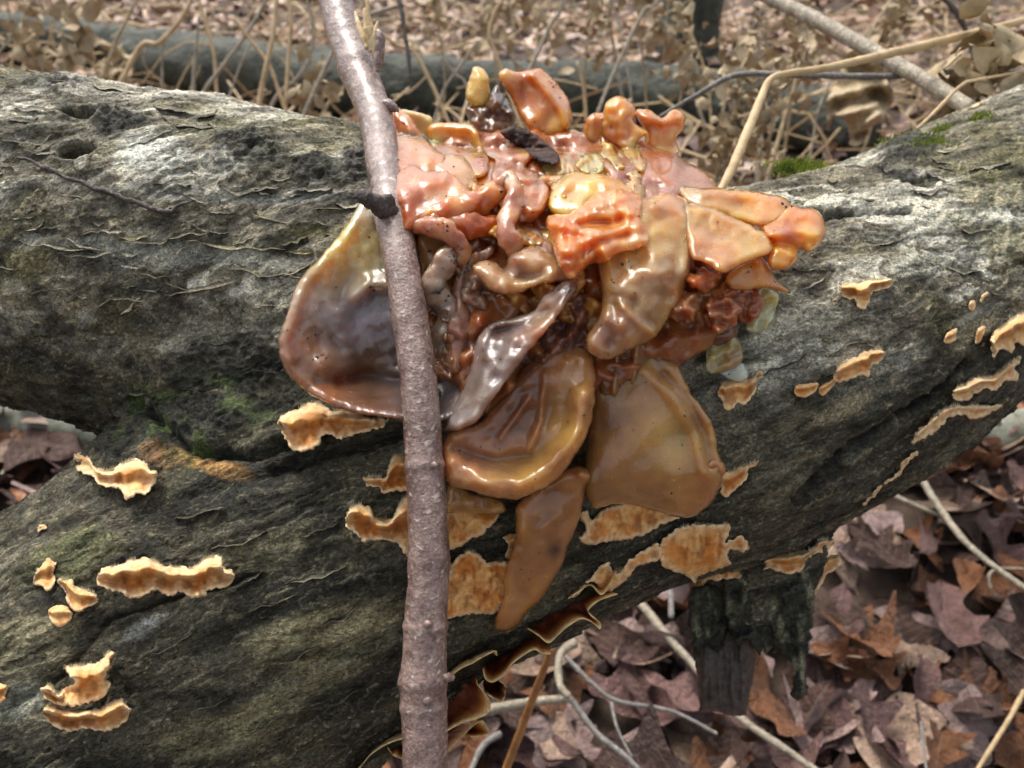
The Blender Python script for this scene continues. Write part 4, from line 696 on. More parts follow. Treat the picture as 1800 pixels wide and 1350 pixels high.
bracket([(415, 1060), (440, 1035), (420, 1010), (460, 985), (530, 960), (640, 960), (700, 930), (720, 895), (790, 890), (795, 920), (760, 955), (690, 975), (650, 1010), (620, 1060), (570, 1080), (520, 1070), (450, 1050)], d5, s4, 'hairy white rimmed bracket on top of the broken stub', 8)
bracket([(750, 1000), (790, 975), (835, 985), (830, 1030), (790, 1060), (760, 1080), (730, 1140), (700, 1185), (690, 1160), (720, 1100), (740, 1050)], d5, s4, 'pale greenish bracket seen edge-on at the side of the stub', 4, hairs=False)
bracket([(1150, 500), (1180, 470), (1230, 430), (1240, 450), (1190, 490), (1140, 560), (1060, 610), (1010, 670), (960, 715), (950, 705), (1000, 650), (1050, 600), (1130, 550)], d5, s4, 'thin grey brown crust peeling along the trunk underside', 4, hairs=False, prof='flat')
bracket([(1502, 572), (1520, 540), (1560, 510), (1610, 490), (1606, 515), (1572, 560), (1522, 580)], (1150, 0), 0.361, 'small bright orange bracket at the foot of the bare grey branch', 5, hairs=False, hue=0.8)
print('brackets', time.time()-T0)

# curled brackets hanging under the trunk: lofted from a root line on the log to a wavy free lip
def curl(root, lip, label, d_root=0.0, d_lip=0.012, origin=(600, 1000), sc=0.361, rim=0.16):
    A = crom(np.array(root, float)*sc+origin, 3); B = crom(np.array(lip, float)*sc+origin, 2.4); n = len(B); ti = np.linspace(0, len(A)-1, n)
    A = np.stack([np.interp(ti, np.arange(len(A)), A[:, k]) for k in (0, 1)], 1); m = 12; s = np.linspace(0, 1, m)
    da = log_depth(A[:, 0], A[:, 1])+0.004; dm = np.convolve(np.pad(da, 8, mode='edge'), np.ones(17)/17, 'valid'); db = np.median(dm)-0.004-d_lip+0.004*n2(np.linspace(0, 5, n), np.zeros(n), len(label))
    pts = A[:, None]+(B-A)[:, None]*s[None, :, None]; bow = np.sin(s*math.pi)
    dep = dm[:, None]+(db-dm)[:, None]*s[None]+0.006*bow[None]+0.0015*n2(np.repeat(np.linspace(0, 9, n), m), np.tile(s*2, n), 4).reshape(n, m)
    f_ = P(pts[..., 0].ravel(), pts[..., 1].ravel(), dep.ravel()); th = 0.0012*np.sqrt(np.clip(1-((s-0.5)/0.5)**8, 0.05, 1)); b_ = P(pts[..., 0].ravel(), pts[..., 1].ravel()+2.0, dep.ravel()+np.tile(th*2, n))
    i, j = np.meshgrid(np.arange(n-1), np.arange(m-1), indexing='ij'); k = (i*m+j).ravel(); F = np.stack([k, k+m, k+m+1, k+1], 1); G = F[:, ::-1]+n*m
    ring = [a*m for a in range(n)]+[(n-1)*m+b for b in range(1, m)]+[a*m+m-1 for a in range(n-2, -1, -1)]+[b for b in range(m-2, 0, -1)]
    ri = np.array(ring); r2 = np.roll(ri, -1); side = np.stack([ri, ri+n*m, r2+n*m, r2], 1)
    ssx = np.tile(s, n); c_ = mixc(np.tile(lin((112, 48, 16)), (n*m, 1)), lin((200, 130, 60)), ss(0.6, 0.86, ssx)); c_ = mixc(c_, lin((236, 208, 150)), ss(1-rim, 1-rim*0.4, ssx))
    return tag(mesh('curled_bracket', np.vstack([f_, b_]), np.vstack([F, G, side]), M_BRACKET, None, np.vstack([c_, c_])), label, 'bracket fungus')
curl([(1150, 60), (1230, 10), (1300, -40)], [(1105, 142), (1150, 112), (1210, 76), (1262, 122), (1296, 96), (1340, 12)], 'small wavy lipped bracket hanging below the ragged strip', d_lip=0.006)
curl([(900, 270), (1000, 200), (1130, 110), (1230, 90)], [(908, 288), (960, 322), (1010, 356), (1062, 312), (1112, 270), (1172, 240), (1230, 262), (1258, 290), (1262, 262), (1215, 225), (1205, 195), (1258, 150), (1345, 120)], 'long rippled bracket with dark red underside beneath the trunk', d_lip=0.010)
curl([(720, 440), (820, 360), (930, 290), (990, 300)], [(688, 486), (700, 530), (735, 548), (785, 520), (830, 462), (880, 422), (938, 390), (975, 408), (1020, 412)], 'cupped yellow lipped bracket below the long rippled one', d_lip=0.014)
curl([(500, 470), (600, 400), (700, 380)], [(500, 560), (545, 510), (590, 478), (640, 455), (690, 425), (750, 398), (760, 420)], 'narrow whitish bracket edge close to the stick', d_lip=0.010, rim=0.4)
curl([(480, 760), (490, 650), (560, 540), (640, 500)], [(508, 790), (560, 760), (600, 742), (660, 725), (712, 700), (728, 655), (700, 605), (665, 560), (662, 540)], 'deep dark red bracket pocket with cream lip beside the stick', d_lip=0.016)
curl([(690, 560), (700, 530), (740, 530)], [(700, 600), (740, 625), (785, 640), (800, 600), (795, 560), (770, 545)], 'little folded bracket hung from the cupped one', d_lip=0.010)
curl([(440, 860), (480, 800), (560, 760)], [(515, 895), (550, 850), (600, 800), (655, 750), (690, 740), (722, 785), (700, 806), (630, 815)], 'lowest pale lipped bracket hanging next to the stick', d_lip=0.014)
curl([(100, 920), (200, 820), (300, 740)], [(60, 1000), (96, 960), (140, 905), (200, 862), (260, 835), (310, 822)], 'hairy edged bracket under the trunk partly behind the stick', d_lip=0.008, rim=0.5)
curl([(230, 840), (280, 800), (330, 780)], [(225, 870), (255, 905), (300, 925), (330, 960)], 'thin cream curled bracket strip behind the stick foot', d_lip=0.006)

# ------------------------------------------------------------------ the stick in front, with its twig stub, nodes and splintered break
stick = empty('upright_stick', P(740, 1200, 0.21)*np.array([1, 1, 0]), 'purplish brown upright stick leaning in front of the jelly fungus', 'stick')
sp = [(560, -120, 0.325), (585, -20, 0.312), (606, 60, 0.302), (632, 130, 0.291), (660, 205, 0.276), (676, 300, 0.254), (688, 370, 0.240), (706, 470, 0.2285), (724, 580, 0.222), (738, 690, 0.217), (745, 800, 0.2145), (751, 900, 0.212), (754, 1000, 0.210), (748, 1100, 0.2085), (744, 1200, 0.207), (747, 1300, 0.2055), (748, 1400, 0.204)]
pr = [28, 29, 31, 32, 30, 31, 32, 31, 32, 33, 33, 35, 37, 38, 40, 40, 40]
c = crom([(x, y, dd, r_*dd/FPX) for (x, y, dd), r_ in zip(sp, pr)], 3.0); w = P(c[:, 0], c[:, 1], c[:, 2]); r_ = c[:, 3].copy()
for (yy, a_, s_) in [(372, 0.10, 14), (352, 0.08, 10), (820, 0.10, 9), (1100, 0.08, 9), (1195, 0.12, 16), (1240, 0.06, 8), (120, 0.1, 14), (560, 0.03, 12)]: r_ *= 1+a_*np.exp(-((c[:, 1]-yy)/s_)**2)
dv = w[-1]-w[-20]; dv /= np.linalg.norm(dv); dv = dv+np.array([0, 0.25, -0.35]); tl = np.linspace(0, 1, 30)[1:, None]; L_ = w[-1][2]/-dv[2]; w = np.vstack([w, w[-1]+dv*L_*1.02*tl]); r_ = np.concatenate([r_, np.full(29, r_[-1])])
tube_mesh('stem', w, r_, M_STICK, stick, seg=36, rough=0.035, freq=260)
pix_tube('twig_stub', [(694, 385, 0.236, 0.0028), (676, 366, 0.232, 0.0032), (658, 355, 0.229, 0.0026), (640, 345, 0.227, 0.0022), (632, 338, 0.226, 0.0014)], M_DARK, stick, 2, seg=16, rough=0.25, freq=500)
pix_tube('twig_stub', [(684, 362, 0.233, 0.0022), (682, 350, 0.230, 0.0018), (680, 345, 0.229, 0.0009)], M_DARK, stick, 2, seg=12, rough=0.3, freq=600)
for (x, y, dd, s_, dx) in [(752, 1098, 0.2025, 0.0016, 2), (765, 818, 0.2085, 0.0015, 3), (707, 1197, 0.2055, 0.0014, -6), (786, 1192, 0.2045, 0.0016, 7), (752, 1232, 0.2005, 0.0014, 3)]:
    pix_tube('bud_scar', [(x-dx*2-5, y+2, dd+0.0016, s_*0.5), (x-dx, y+1, dd+0.0009, s_*0.7), (x, y-1, dd+0.0006, s_*0.75), (x+dx+5, y-1, dd+0.0012, s_*0.4)], M_STICK, stick, 2, seg=12, rough=0.3, freq=800)
def spl(pts, r): pix_tube('splinter', pts, M_SPLINT, stick, 3, seg=6, rough=0.3, freq=600)
spl([(664, 108, 0.286, 0.0014), (656, 70, 0.284, 0.0016), (648, 30, 0.283, 0.001), (644, -15, 0.283, 0.0004)], 1)
spl([(655, 90, 0.285, 0.0014), (646, 55, 0.284, 0.0014), (641, 15, 0.284, 0.0006)], 1)
spl([(662, 98, 0.284, 0.001), (660, 60, 0.283, 0.0013), (664, 38, 0.283, 0.0004)], 1)
spl([(646, 85, 0.285, 0.001), (632, 50, 0.286, 0.0012), (624, 20, 0.288, 0.0004)], 1)
pix_tube('torn_bark', [(664, 125, 0.283, 0.0012), (667, 95, 0.282, 0.0018), (668, 62, 0.281, 0.0016), (662, 52, 0.281, 0.0004)], M_STICK, stick, 3, seg=8, rough=0.3, freq=400)
pix_tube('torn_bark', [(650, 190, 0.276, 0.0008), (676, 186, 0.2745, 0.0024), (692, 190, 0.2735, 0.0016), (700, 196, 0.273, 0.0005)], M_STICK, stick, 3, seg=8, rough=0.3, freq=400)

# ------------------------------------------------------------------ litter on the log: rootlet, moss, straw
o = pix_tube('rootlet', [(28, 275, 0, 0)][:0]+[(x, y, float(log_depth(np.array([x*1.0]), np.array([y*1.0]))[0])-0.0022, r_) for x, y, r_ in [(30, 277, 0.0004), (52, 281, 0.0006), (70, 292, 0.0006), (92, 299, 0.0008), (120, 314, 0.0006), (142, 319, 0.0008), (170, 333, 0.0008), (192, 337, 0.0009), (220, 350, 0.0008), (246, 357, 0.0009), (270, 368, 0.0008), (298, 372, 0.0007), (312, 362, 0.0006), (330, 355, 0.0003)]], M_DARK, None, 4, seg=8, rough=0.5, freq=900)
tag(o, 'thin dark rootlet lying along the flaky bark below the knot holes', 'twig')
def moss(x, y, sx, sy, n, label):
    hv, hf = [], []
    X = x+rng.normal(size=n)*sx; Y = y+rng.normal(size=n)*sy; D = log_depth(X, Y)
    for xx, yy, dd in zip(X, Y, D):
        b0 = P(xx, yy, dd+0.0006)
        for k in range(3):
            dr_ = np.array([rng.normal()*0.6, rng.normal()*0.6-0.4, 1.0]); dr_ /= np.linalg.norm(dr_); l_ = rng.uniform(0.0012, 0.0036); sd_ = np.cross(dr_, FW)*0.0003; b = len(hv)
            hv += [b0-sd_, b0+sd_, b0+dr_*l_*0.6+sd_*1.3, b0+dr_*l_, b0+dr_*l_*0.6-sd_*1.3]; hf += [[b, b+1, b+2, b+3, b+4]]
    tag(mesh('moss_tuft', np.array(hv), hf, M_MOSS, None, smooth=False), label, 'moss')
moss(1405, 300, 20, 7, 420, 'bright green moss tuft on the log beside the jelly wing')
moss(1612, 252, 24, 7, 380, 'bright green moss tuft on the log near the straw blade')
moss(1725, 210, 9, 4, 120, 'small green moss tuft beside the bright orange bracket')
moss(1650, 225, 9, 5, 90, 'thin moss sprig just above the larger straw-side tuft')
print('sticks', time.time()-T0)

# ------------------------------------------------------------------ background logs, branches, stalks
def gtube(name, pts, mat, label, cat, group=None, rough=0.12, freq=20, seg=14, step=14):
    o = pix_tube(name, pts, mat, None, step, seg=seg, rough=rough, freq=freq); return tag(o, label, cat, group)
def rest(x, y, rad):          # depth at which a log of radius rad seen at (x, y) rests on the ground
    return float(ground_depth(np.array(x*1.0), np.array(y*1.0), rad*0.8))
def back_log(pts, mat, label, rad, **k):
    q_ = [(x, y, rest(x, y, rad), rad*s_) for x, y, s_ in pts]; return gtube('background_log', q_, mat, label, 'log', rough=0.16, freq=14, seg=24, **k)
back_log([(-260, 20, 1.0), (0, 60, 1.0), (150, 78, 1.0), (300, 98, 1), (470, 118, 0.95), (640, 128, 0.9), (800, 130, 0.7)], M_FARLOG, 'dark mossy log lying farthest back across the forest floor', 0.062)
back_log([(225, 104, 0.95), (300, 112, 1.05), (450, 135, 1.0), (620, 150, 1.0), (800, 160, 1.0), (1000, 168, 1.0), (1150, 175, 1.0), (1300, 190, 1.0), (1420, 212, 0.95), (1520, 238, 0.9)], M_FARLOG, 'long dark greenish log lying behind the jelly fungus', 0.072)
back_log([(1560, 792, 1.0), (1700, 778, 1.0), (1850, 768, 1.0), (2100, 750, 1.0)], M_PALELOG, 'pale lichened log end lying on the leaves below the trunk', 0.030)
back_log([(-350, 700, 1), (-100, 728, 1.0), (50, 744, 1.0), (200, 760, 0.9)], M_PALELOG, 'grey log seen through the gap of the fork', 0.030)
gtube('bare_branch', [(1270, -40, 0.60, 0.0045), (1350, -5, 0.56, 0.0045), (1440, 38, 0.52, 0.0047), (1560, 105, 0.475, 0.0044), (1640, 150, 0.445, 0.0043), (1706, 192, 0.42, 0.0042)], M_PALE, 'smooth pale grey branch leaning down onto the log top', 'branch', rough=0.08, freq=120, step=6)
st = gtube('dry_grass', [(1262, 340, 0.335, 0.0012), (1285, 300, 0.345, 0.0021), (1310, 240, 0.36, 0.0022), (1335, 180, 0.375, 0.0021), (1352, 142, 0.385, 0.0016), (1380, 130, 0.39, 0.0018), (1450, 120, 0.40, 0.0020), (1560, 95, 0.42, 0.0024), (1680, 66, 0.45, 0.0024), (1840, 26, 0.48, 0.002)], M_STRAW, 'long bent straw coloured blade rising behind the jelly fungus', 'grass blade', rough=0.15, freq=200, seg=8, step=5)
gtube('thin_twig', [(1160, 205, 0.50, 0.0010), (1220, 170, 0.49, 0.0014), (1295, 132, 0.48, 0.0017), (1400, 132, 0.47, 0.0017), (1560, 134, 0.47, 0.0018), (1690, 126, 0.47, 0.0016), (1850, 128, 0.48, 0.0016)], M_GREY, 'thin grey twig crossing level behind the pale branch', 'twig', rough=0.12, freq=200, seg=8, step=6)
gtube('straw_piece', [(1598, 240, 0.40, 0.0005), (1640, 200, 0.405, 0.0010), (1690, 150, 0.41, 0.0009), (1720, 140, 0.42, 0.0007), (1820, 122, 0.44, 0.0008)], M_STRAW, 'short pale straw stem leaning on the log by the moss', 'straw', rough=0.2, freq=300, seg=7, step=4)
gtube('dark_twig', [(1640, -20, 0.9, 0.0025), (1680, 20, 0.9, 0.0032), (1700, 60, 0.9, 0.0028), (1712, 108, 0.9, 0.0015)], M_DARK, 'crooked dark twig hanging over the forest floor', 'twig', rough=0.25, freq=90, seg=8, step=5)
gtube('dark_twig', [(698, -20, 0.75, 0.0015), (706, 20, 0.75, 0.0022), (712, 60, 0.75, 0.0020), (718, 100, 0.75, 0.0022), (722, 138, 0.75, 0.0010)], M_DARK, 'slender dark beaded twig hanging beside the splintered stick', 'twig', rough=0.4, freq=150, seg=8, step=4)
gtube('peeled_twig', [(566, -20, 0.46, 0.0018), (580, 40, 0.45, 0.0019), (600, 110, 0.44, 0.0018), (625, 160, 0.43, 0.0010)], M_PALE, 'pale peeled twig close behind the upright stick', 'twig', rough=0.1, freq=100, seg=8, step=5)
# small twigs on the litter, right and below
def on_ground(name, pts, rad, mat, label, lift=0.012, group=None):
    q_ = []
    for k, (x, y) in enumerate(pts):
        dd = float(ground_depth(np.array(x*1.0), np.array(y*1.0), lift)); q_.append((x, y, dd, 0.62*rad*(1-0.4*k/len(pts))))
    return gtube(name, q_, mat, label, 'twig', group, rough=0.15, freq=90, seg=8, step=6)
on_ground('fallen_twig', [(1595, 795), (1625, 850), (1660, 905), (1700, 955), (1760, 1005), (1850, 1065)], 0.0058, M_PALE, 'long pale twig running down the leaf litter from the log', 0.05)
on_ground('fallen_twig', [(1540, 855), (1590, 880), (1650, 905), (1668, 912)], 0.0042, M_PALE, 'short pale twig beside the long pale one', 0.03)
on_ground('fallen_twig', [(1742, 1035), (1738, 1012), (1755, 1000), (1800, 1000)], 0.0025, M_PALE, 'small looped twig crossing the long pale twig', 0.03)
on_ground('fallen_twig', [(1090, 1020), (1130, 1065), (1170, 1115), (1215, 1165), (1300, 1260), (1370, 1310), (1450, 1365)], 0.0062, M_PALE, 'stout cream spotted twig passing behind the broken stub', 0.03)
on_ground('fallen_twig', [(1165, 1000), (1178, 1040), (1180, 1085)], 0.005, M_GREY, 'short grey twig above the cream spotted twig', 0.04)
on_ground('fallen_twig', [(850, 1250), (900, 1240), (950, 1232), (1005, 1228)], 0.0062, M_PALE, 'knobbly cream twig at the foot of the curled brackets', 0.06)
on_ground('fallen_twig', [(1012, 1130), (985, 1150), (983, 1200), (1000, 1225)], 0.0055, M_PALE, 'crooked upright cream twig joining the knobbly one', 0.08)
on_ground('fallen_twig', [(995, 1155), (1040, 1200), (1085, 1232), (1180, 1250), (1260, 1290)], 0.003, M_GREY, 'fine grey forked twig, upper arm', 0.05)
on_ground('fallen_twig', [(1005, 1230), (1050, 1290), (1100, 1330), (1150, 1380)], 0.0038, M_GREY, 'fine grey forked twig, lower arm', 0.05)
on_ground('fallen_twig', [(1075, 1235), (1085, 1280), (1110, 1330)], 0.0022, M_GREY, 'hair thin grey side twig between the forked arms', 0.05)
on_ground('fallen_twig', [(1800, 1215), (1770, 1270), (1720, 1350), (1690, 1400)], 0.0030, M_STRAW, 'bent straw lying over leaves in the litter corner', 0.04)
on_ground('fallen_twig', [(1620, 1270), (1622, 1310), (1630, 1360)], 0.0022, M_GREY, 'tiny grey twig beside the bent straw', 0.03)
on_ground('fallen_twig', [(-20, 870), (20, 810), (60, 765)], 0.003, M_PALE, 'thin twig seen through the fork gap', 0.03)
on_ground('fallen_twig', [(880, 1290), (850, 1310), (830, 1350), (815, 1400)], 0.004, M_GREY, 'pale grey twig dangling below the knobbly one', 0.06)
gtube('orange_stalk', [(970, 1140, 0.42, 0.0020), (945, 1205, 0.43, 0.0022), (915, 1285, 0.44, 0.0024), (880, 1380, 0.45, 0.0024), (840, 1500, 0.46, 0.0024)], M_ORANGE, 'straight orange brown stalk rising under the trunk', 'stalk', rough=0.08, freq=120, seg=8)
# dry standing stalks beyond the log
def stalk(pts, rad, label, mat=M_PALE, gd=None, group=None):
    """Stalk in an upright plane at depth gd, carried down to the ground behind the log."""
    tone = {M_PALE: 'pale greyish', M_STRAW: 'straw yellow', M_WITHER: 'dull brown', M_GREY: 'grey'}[mat]; label = 'thin '+tone+' dry stalk standing beyond the log'; group = tone+' dry stalks beyond the log'
    dd = gd or (rr.uniform(1.7, 2.1) if pts[0][0] > 1480 or pts[0][0] < 130 else rr.uniform(0.85, 1.25)); n = len(pts); pts = [(x, y) for x, y in pts]; x0, y0 = pts[0]
    zz_ = [float(P(np.array(x*1.0), np.array(y*1.0), np.array(dd))[2]) for x, y in pts]; k_ = float(dd/FPX*math.cos(PITCH))
    drop = zz_[0]/k_; sl_ = (x0-pts[1][0])/max(20, pts[1][1]*-1+y0); pts = [(x0+np.clip(sl_, -0.35, 0.35)*drop*0.6, y0+drop+12), (x0+np.clip(sl_, -0.5, 0.5)*drop*0.35, y0+drop*0.45)]+pts; n += 2
    return gtube('dry_stalk', [(x, y, dd*(1-0.03*k/n), rad*(1-0.4*k/n)) for k, (x, y) in enumerate(pts)], mat, label, 'stalk', group, rough=0.12, freq=70, seg=7, step=8)
SG = 'dry stalks beyond the log'; SLAB = 'thin tan dry stalk standing on the floor beyond the log'
for pts, rd in [([(352, 175), (385, 125), (430, 65), (465, 5), (480, -30)], 0.0036), ([(455, 185), (465, 130), (480, 60), (488, -20)], 0.0036), ([(480, 180), (520, 140), (545, 100), (550, 50), (535, -20)], 0.0034), ([(235, 100), (280, 75), (320, 30), (345, -20)], 0.0036),
                ([(0, 90), (40, 55), (80, 20), (130, -20)], 0.003), ([(20, 115), (28, 70), (45, 20), (60, -10)], 0.003), ([(195, 95), (215, 50), (245, -10)], 0.0032), ([(380, 148), (375, 90), (355, 20), (345, -20)], 0.0030), ([(410, 150), (430, 100), (450, 60)], 0.002), ([(285, 145), (285, 95), (290, 60)], 0.0025),
                ([(490, 160), (470, 110), (440, 70), (410, 30)], 0.0026), ([(570, 195), (600, 160), (618, 130)], 0.0028), ([(340, 140), (345, 80), (350, 30)], 0.0024), ([(508, 90), (512, 40), (505, -20)], 0.003), ([(770, 190), (785, 150), (810, 115), (840, 70)], 0.0026), ([(830, 170), (800, 130), (775, 100)], 0.0022), ([(1030, 200), (1025, 150), (1015, 110)], 0.0028),
                ([(880, 120), (860, 70), (870, 20), (900, -20)], 0.0026), ([(740, 110), (700, 80), (670, 60)], 0.003), ([(960, 60), (985, 20), (990, -20)], 0.0035), ([(1080, 90), (1070, 40), (1075, -20)], 0.0028), ([(1590, 220), (1582, 150), (1590, 80), (1600, 0)], 0.004), ([(1430, 240), (1440, 190), (1470, 120)], 0.002), ([(1380, 205), (1395, 160), (1405, 110)], 0.0028), ([(1120, 40), (1150, 10), (1170, -20)], 0.003),
                ([(1260, 290), (1270, 200), (1290, 110), (1310, 20)], 0.0022), ([(1340, 230), (1355, 120), (1335, 40), (1310, -30)], 0.002), ([(1500, 90), (1540, 40), (1570, 0)], 0.003), ([(1660, 60), (1720, 30), (1800, 10)], 0.003), ([(600, 60), (640, 30), (700, 10)], 0.003), ([(1200, 110), (1180, 60), (1150, 20)], 0.0026), ([(920, 150), (905, 110), (880, 80)], 0.0022)]:
    stalk(pts, rd, SLAB, rr.choice([M_PALE, M_STRAW, M_WITHER, M_PALE]), None, SG)
for k in range(30):
    x = rr.uniform(-60, 1860); y = rr.uniform(-30, 150); l_ = rr.uniform(60, 190); lean = rr.gauss(0, 90); bend = rr.gauss(0, 18)
    stalk([(x, y), (x+lean*0.35+bend, y-l_*0.35), (x+lean*0.7+bend, y-l_*0.7), (x+lean, y-l_)], rr.uniform(0.0012, 0.0026), SLAB, rr.choice([M_PALE, M_STRAW, M_WITHER, M_PALE]), rr.uniform(1.5, 2.3), SG)
# fallen pale stems lying across the far floor
for k, pts in enumerate([[(560, 55), (640, 40), (760, 30), (880, 38)], [(1050, 60), (1150, 78), (1260, 110)], [(1500, 20), (1640, 12), (1800, 22)], [(1560, 60), (1640, 80), (1700, 75)], [(200, 20), (300, 10), (420, -8)], [(880, 8), (960, 16), (1060, 2)], [(720, 78), (780, 110), (820, 125)]]):
    q_ = [(x, y, float(ground_depth(np.array(x*1.0), np.array(y*1.0), 0.03)), 0.006) for x, y in pts]; gtube('dead_branch', q_, M_PALE if k % 2 else M_WITHER, 'pale dead branch lying on the litter beyond the dark logs', 'branch', 'dead branches on the far floor', rough=0.15, freq=30, seg=8)
# withered plants with crumpled brown leaves
def crumple(cx, cy, cz, w_, n, rnd, down=1.0, size=0.011):
    hv, hf = [], []
    for k in range(n):
        p0 = np.array([cx+rnd.gauss(0, w_), cy+rnd.gauss(0, w_), cz+rnd.gauss(0, w_*down)]); a_ = np.array([rnd.gauss(0, 1), rnd.gauss(0, 1), rnd.gauss(0, 1)-0.8]); a_ /= np.linalg.norm(a_); b_ = np.cross(a_, [rnd.gauss(0, 1), rnd.gauss(0, 1), rnd.gauss(0, 1)]); b_ /= np.linalg.norm(b_)+1e-9; nn_ = np.cross(a_, b_); l_ = size*rnd.uniform(0.5, 1.5); b = len(hv)
        for s_ in range(4):
            t_ = s_/3; wv_ = l_*0.4*math.sin(math.pi*(0.15+0.8*t_)); ce = p0+a_*l_*t_+nn_*l_*0.35*math.sin(t_*3+k); hv += [ce-b_*wv_, ce+nn_*wv_*rnd.uniform(0.2, 0.9), ce+b_*wv_]
        for s_ in range(3):
            for e in range(2): z_ = b+s_*3+e; hf.append([z_, z_+1, z_+4, z_+3])
    return np.array(hv), hf
def withered(x, y, hpx, w_, n, label, seed, size=0.012, top=None, gd=None):
    rnd = random.Random(seed); dd = gd or float(ground_depth(np.array(x*1.0), np.array(y*1.0), 0)); b_ = P(np.array(x*1.0), np.array(y*1.0), np.array(dd)); v_b = b_.copy(); b_ = b_*np.array([1, 1, 0]) if abs(dd-0.44) > 0.01 else b_; t_ = P(np.array((top or x)*1.0), np.array((y-hpx)*1.0), np.array(dd)); t_[1] = b_[1]+0.02
    e = empty('withered_plant', b_, label, 'plant'); v_b[1] = b_[1]; s_ = np.linspace(0, 1, 14)[:, None]; p = b_+(t_-b_)*s_+np.array([0.012, 0.006, 0])*np.sin(s_*5+seed); tube_mesh('stem', p, np.linspace(0.0028, 0.0012, 14), M_WITHER, e, seg=7)
    V, F = [], []; o_ = 0
    for k in range(6):
        f_ = k/5; q_ = v_b+(t_-v_b)*f_; v_, fc = crumple(q_[0], q_[1], q_[2], w_*rnd.uniform(0.6, 1.2), n//6, rnd, 1.4, size); V.append(v_); F += [[i_+o_ for i_ in g_] for g_ in fc]; o_ += len(v_)
    mesh('dried_foliage', np.vstack(V), F, M_WITHER, e)['kind'] = 'stuff'
for k, (x, y, hp, w_, n, sz, tp) in enumerate([(60, 112, 60, 0.012, 30, 0.022, 50), (135, 112, 80, 0.013, 36, 0.024, 140), (200, 140, 40, 0.012, 24, 0.022, 208), (545, 190, 70, 0.010, 30, 0.018, 556), (20, 20, 50, 0.02, 30, 0.022, 20), (1265, 300, 210, 0.014, 130, 0.011, 1290), (1225, 160, 150, 0.014, 70, 0.013, 1190), (1320, 270, 190, 0.012, 100, 0.011, 1345), (1405, 150, 150, 0.016, 80, 0.013, 1385), (1150, 60, 90, 0.018, 60, 0.016, 1130), (870, 50, 90, 0.02, 60, 0.018, 880), (1060, 70, 80, 0.018, 40, 0.016, 1040), (960, 60, 60, 0.02, 30, 0.018, 940), (1740, 140, 50, 0.014, 50, 0.014, 1725), (1560, 80, 70, 0.016, 40, 0.016, 1570), (760, 40, 60, 0.02, 30, 0.02, 770)]):
    withered(x, y, hp, w_, n, ['clump of drooping tan leaves on the far log end', 'taller drooping withered plant beside the far log end', 'low withered leaf clump where the two dark logs meet', 'withered leaf clump beside the upright stick', 'pale withered tuft above the far log end', 'tall frilly seed head behind the bent straw blade', 'frilly withered plant beside the mossy tree foot', 'frilly brown seed head just right of the straw bend', 'loose withered plant under the pale branch', 'dense tan withered plant before the mossy tree', 'bushy withered plant behind the topmost jelly knob', 'withered plant above the right jelly knobs', 'low withered plant between two bushy ones', 'crumpled brown leaves on the log beside orange bracket', 'withered plant behind the hanging dead leaf', 'withered tuft beyond the splintered stick'][k], k+3, sz, tp, gd=0.44 if k == 13 else [1.25, 1.15, 1.3, 0.95, 1.6, 0.72, 0.9, 0.8, 0.95, 1.2, 1.3, 1.2, 1.4, 1, 1.1, 1.5][k])
# one big dead leaf hanging crumpled
hl = sheet('hanging_leaf', [(1490, 90), (1520, 80), (1548, 100), (1560, 140), (1572, 165), (1556, 205), (1530, 225), (1512, 256), (1495, 252), (1490, 215), (1470, 205), (1455, 232), (1452, 190), (1462, 150), (1480, 125)], 0, 1.2, 6, mat=M_WITHER, depth=lambda x, y: np.full(len(x), 0.78), bmp=(26, 0.022), fine=(3, 0.08), jag=(5, 0.05), ridges=[([(1475, 170), (1530, 150), (1560, 150)], 22, 9), ([(1475, 205), (1540, 185)], 20, 8), ([(1500, 235), (1545, 200)], 16, 7)], seed=12)
tag(hl, 'large crumpled tan dead leaf hanging over the dark log', 'leaf')
pix_tube('leaf_stalk', [(1520, 85, 0.78, 0.0012), (1540, 40, 0.78, 0.0012), (1570, -10, 0.78, 0.0012), (1600, -90, 0.78, 0.0014)], M_WITHER, hl, 6, seg=6)
# tree foot at the top
tb = P(np.array(1195.), np.array(112.), np.array(ground_depth(np.array(1195.), np.array(112.), 0.0)))
tr = empty('tree', tb*np.array([1, 1, 0]), 'mossy dark tree trunk foot beyond the frilly withered plants', 'tree')
t_ = np.linspace(0, 1, 90)[:, None]; tp = tb*np.array([1, 1, 0])+np.array([0.25, 0.4, 7])*t_+np.array([0.05, 0.03, 0])*np.sin(t_*9)-np.array([0, 0, 0.05])
tube_mesh('trunk', tp, np.interp(t_[:, 0], [0, 0.02, 0.1, 1], [0.13, 0.085, 0.075, 0.02]), M_FARLOG, tr, seg=28, rough=0.12, freq=10)
V, F, o_ = [], [], 0
rnd = random.Random(4)
for k in range(16):
    f_ = rnd.uniform(0.35, 0.98); b_ = tp[int(f_*89)]; an = rnd.uniform(0, 6.28); L_ = 1.6*(1.1-f_); s_ = np.linspace(0, 1, 9)[:, None]; pp = b_+np.array([math.cos(an)*L_, math.sin(an)*L_, L_*0.8])*s_+np.array([0.05, -0.04, 0.03])*np.sin(s_*6+k)
    ob = tube_mesh('limb', pp, np.linspace(0.018, 0.003, 9), M_DARK, tr, seg=6)
print('stalks', time.time()-T0)

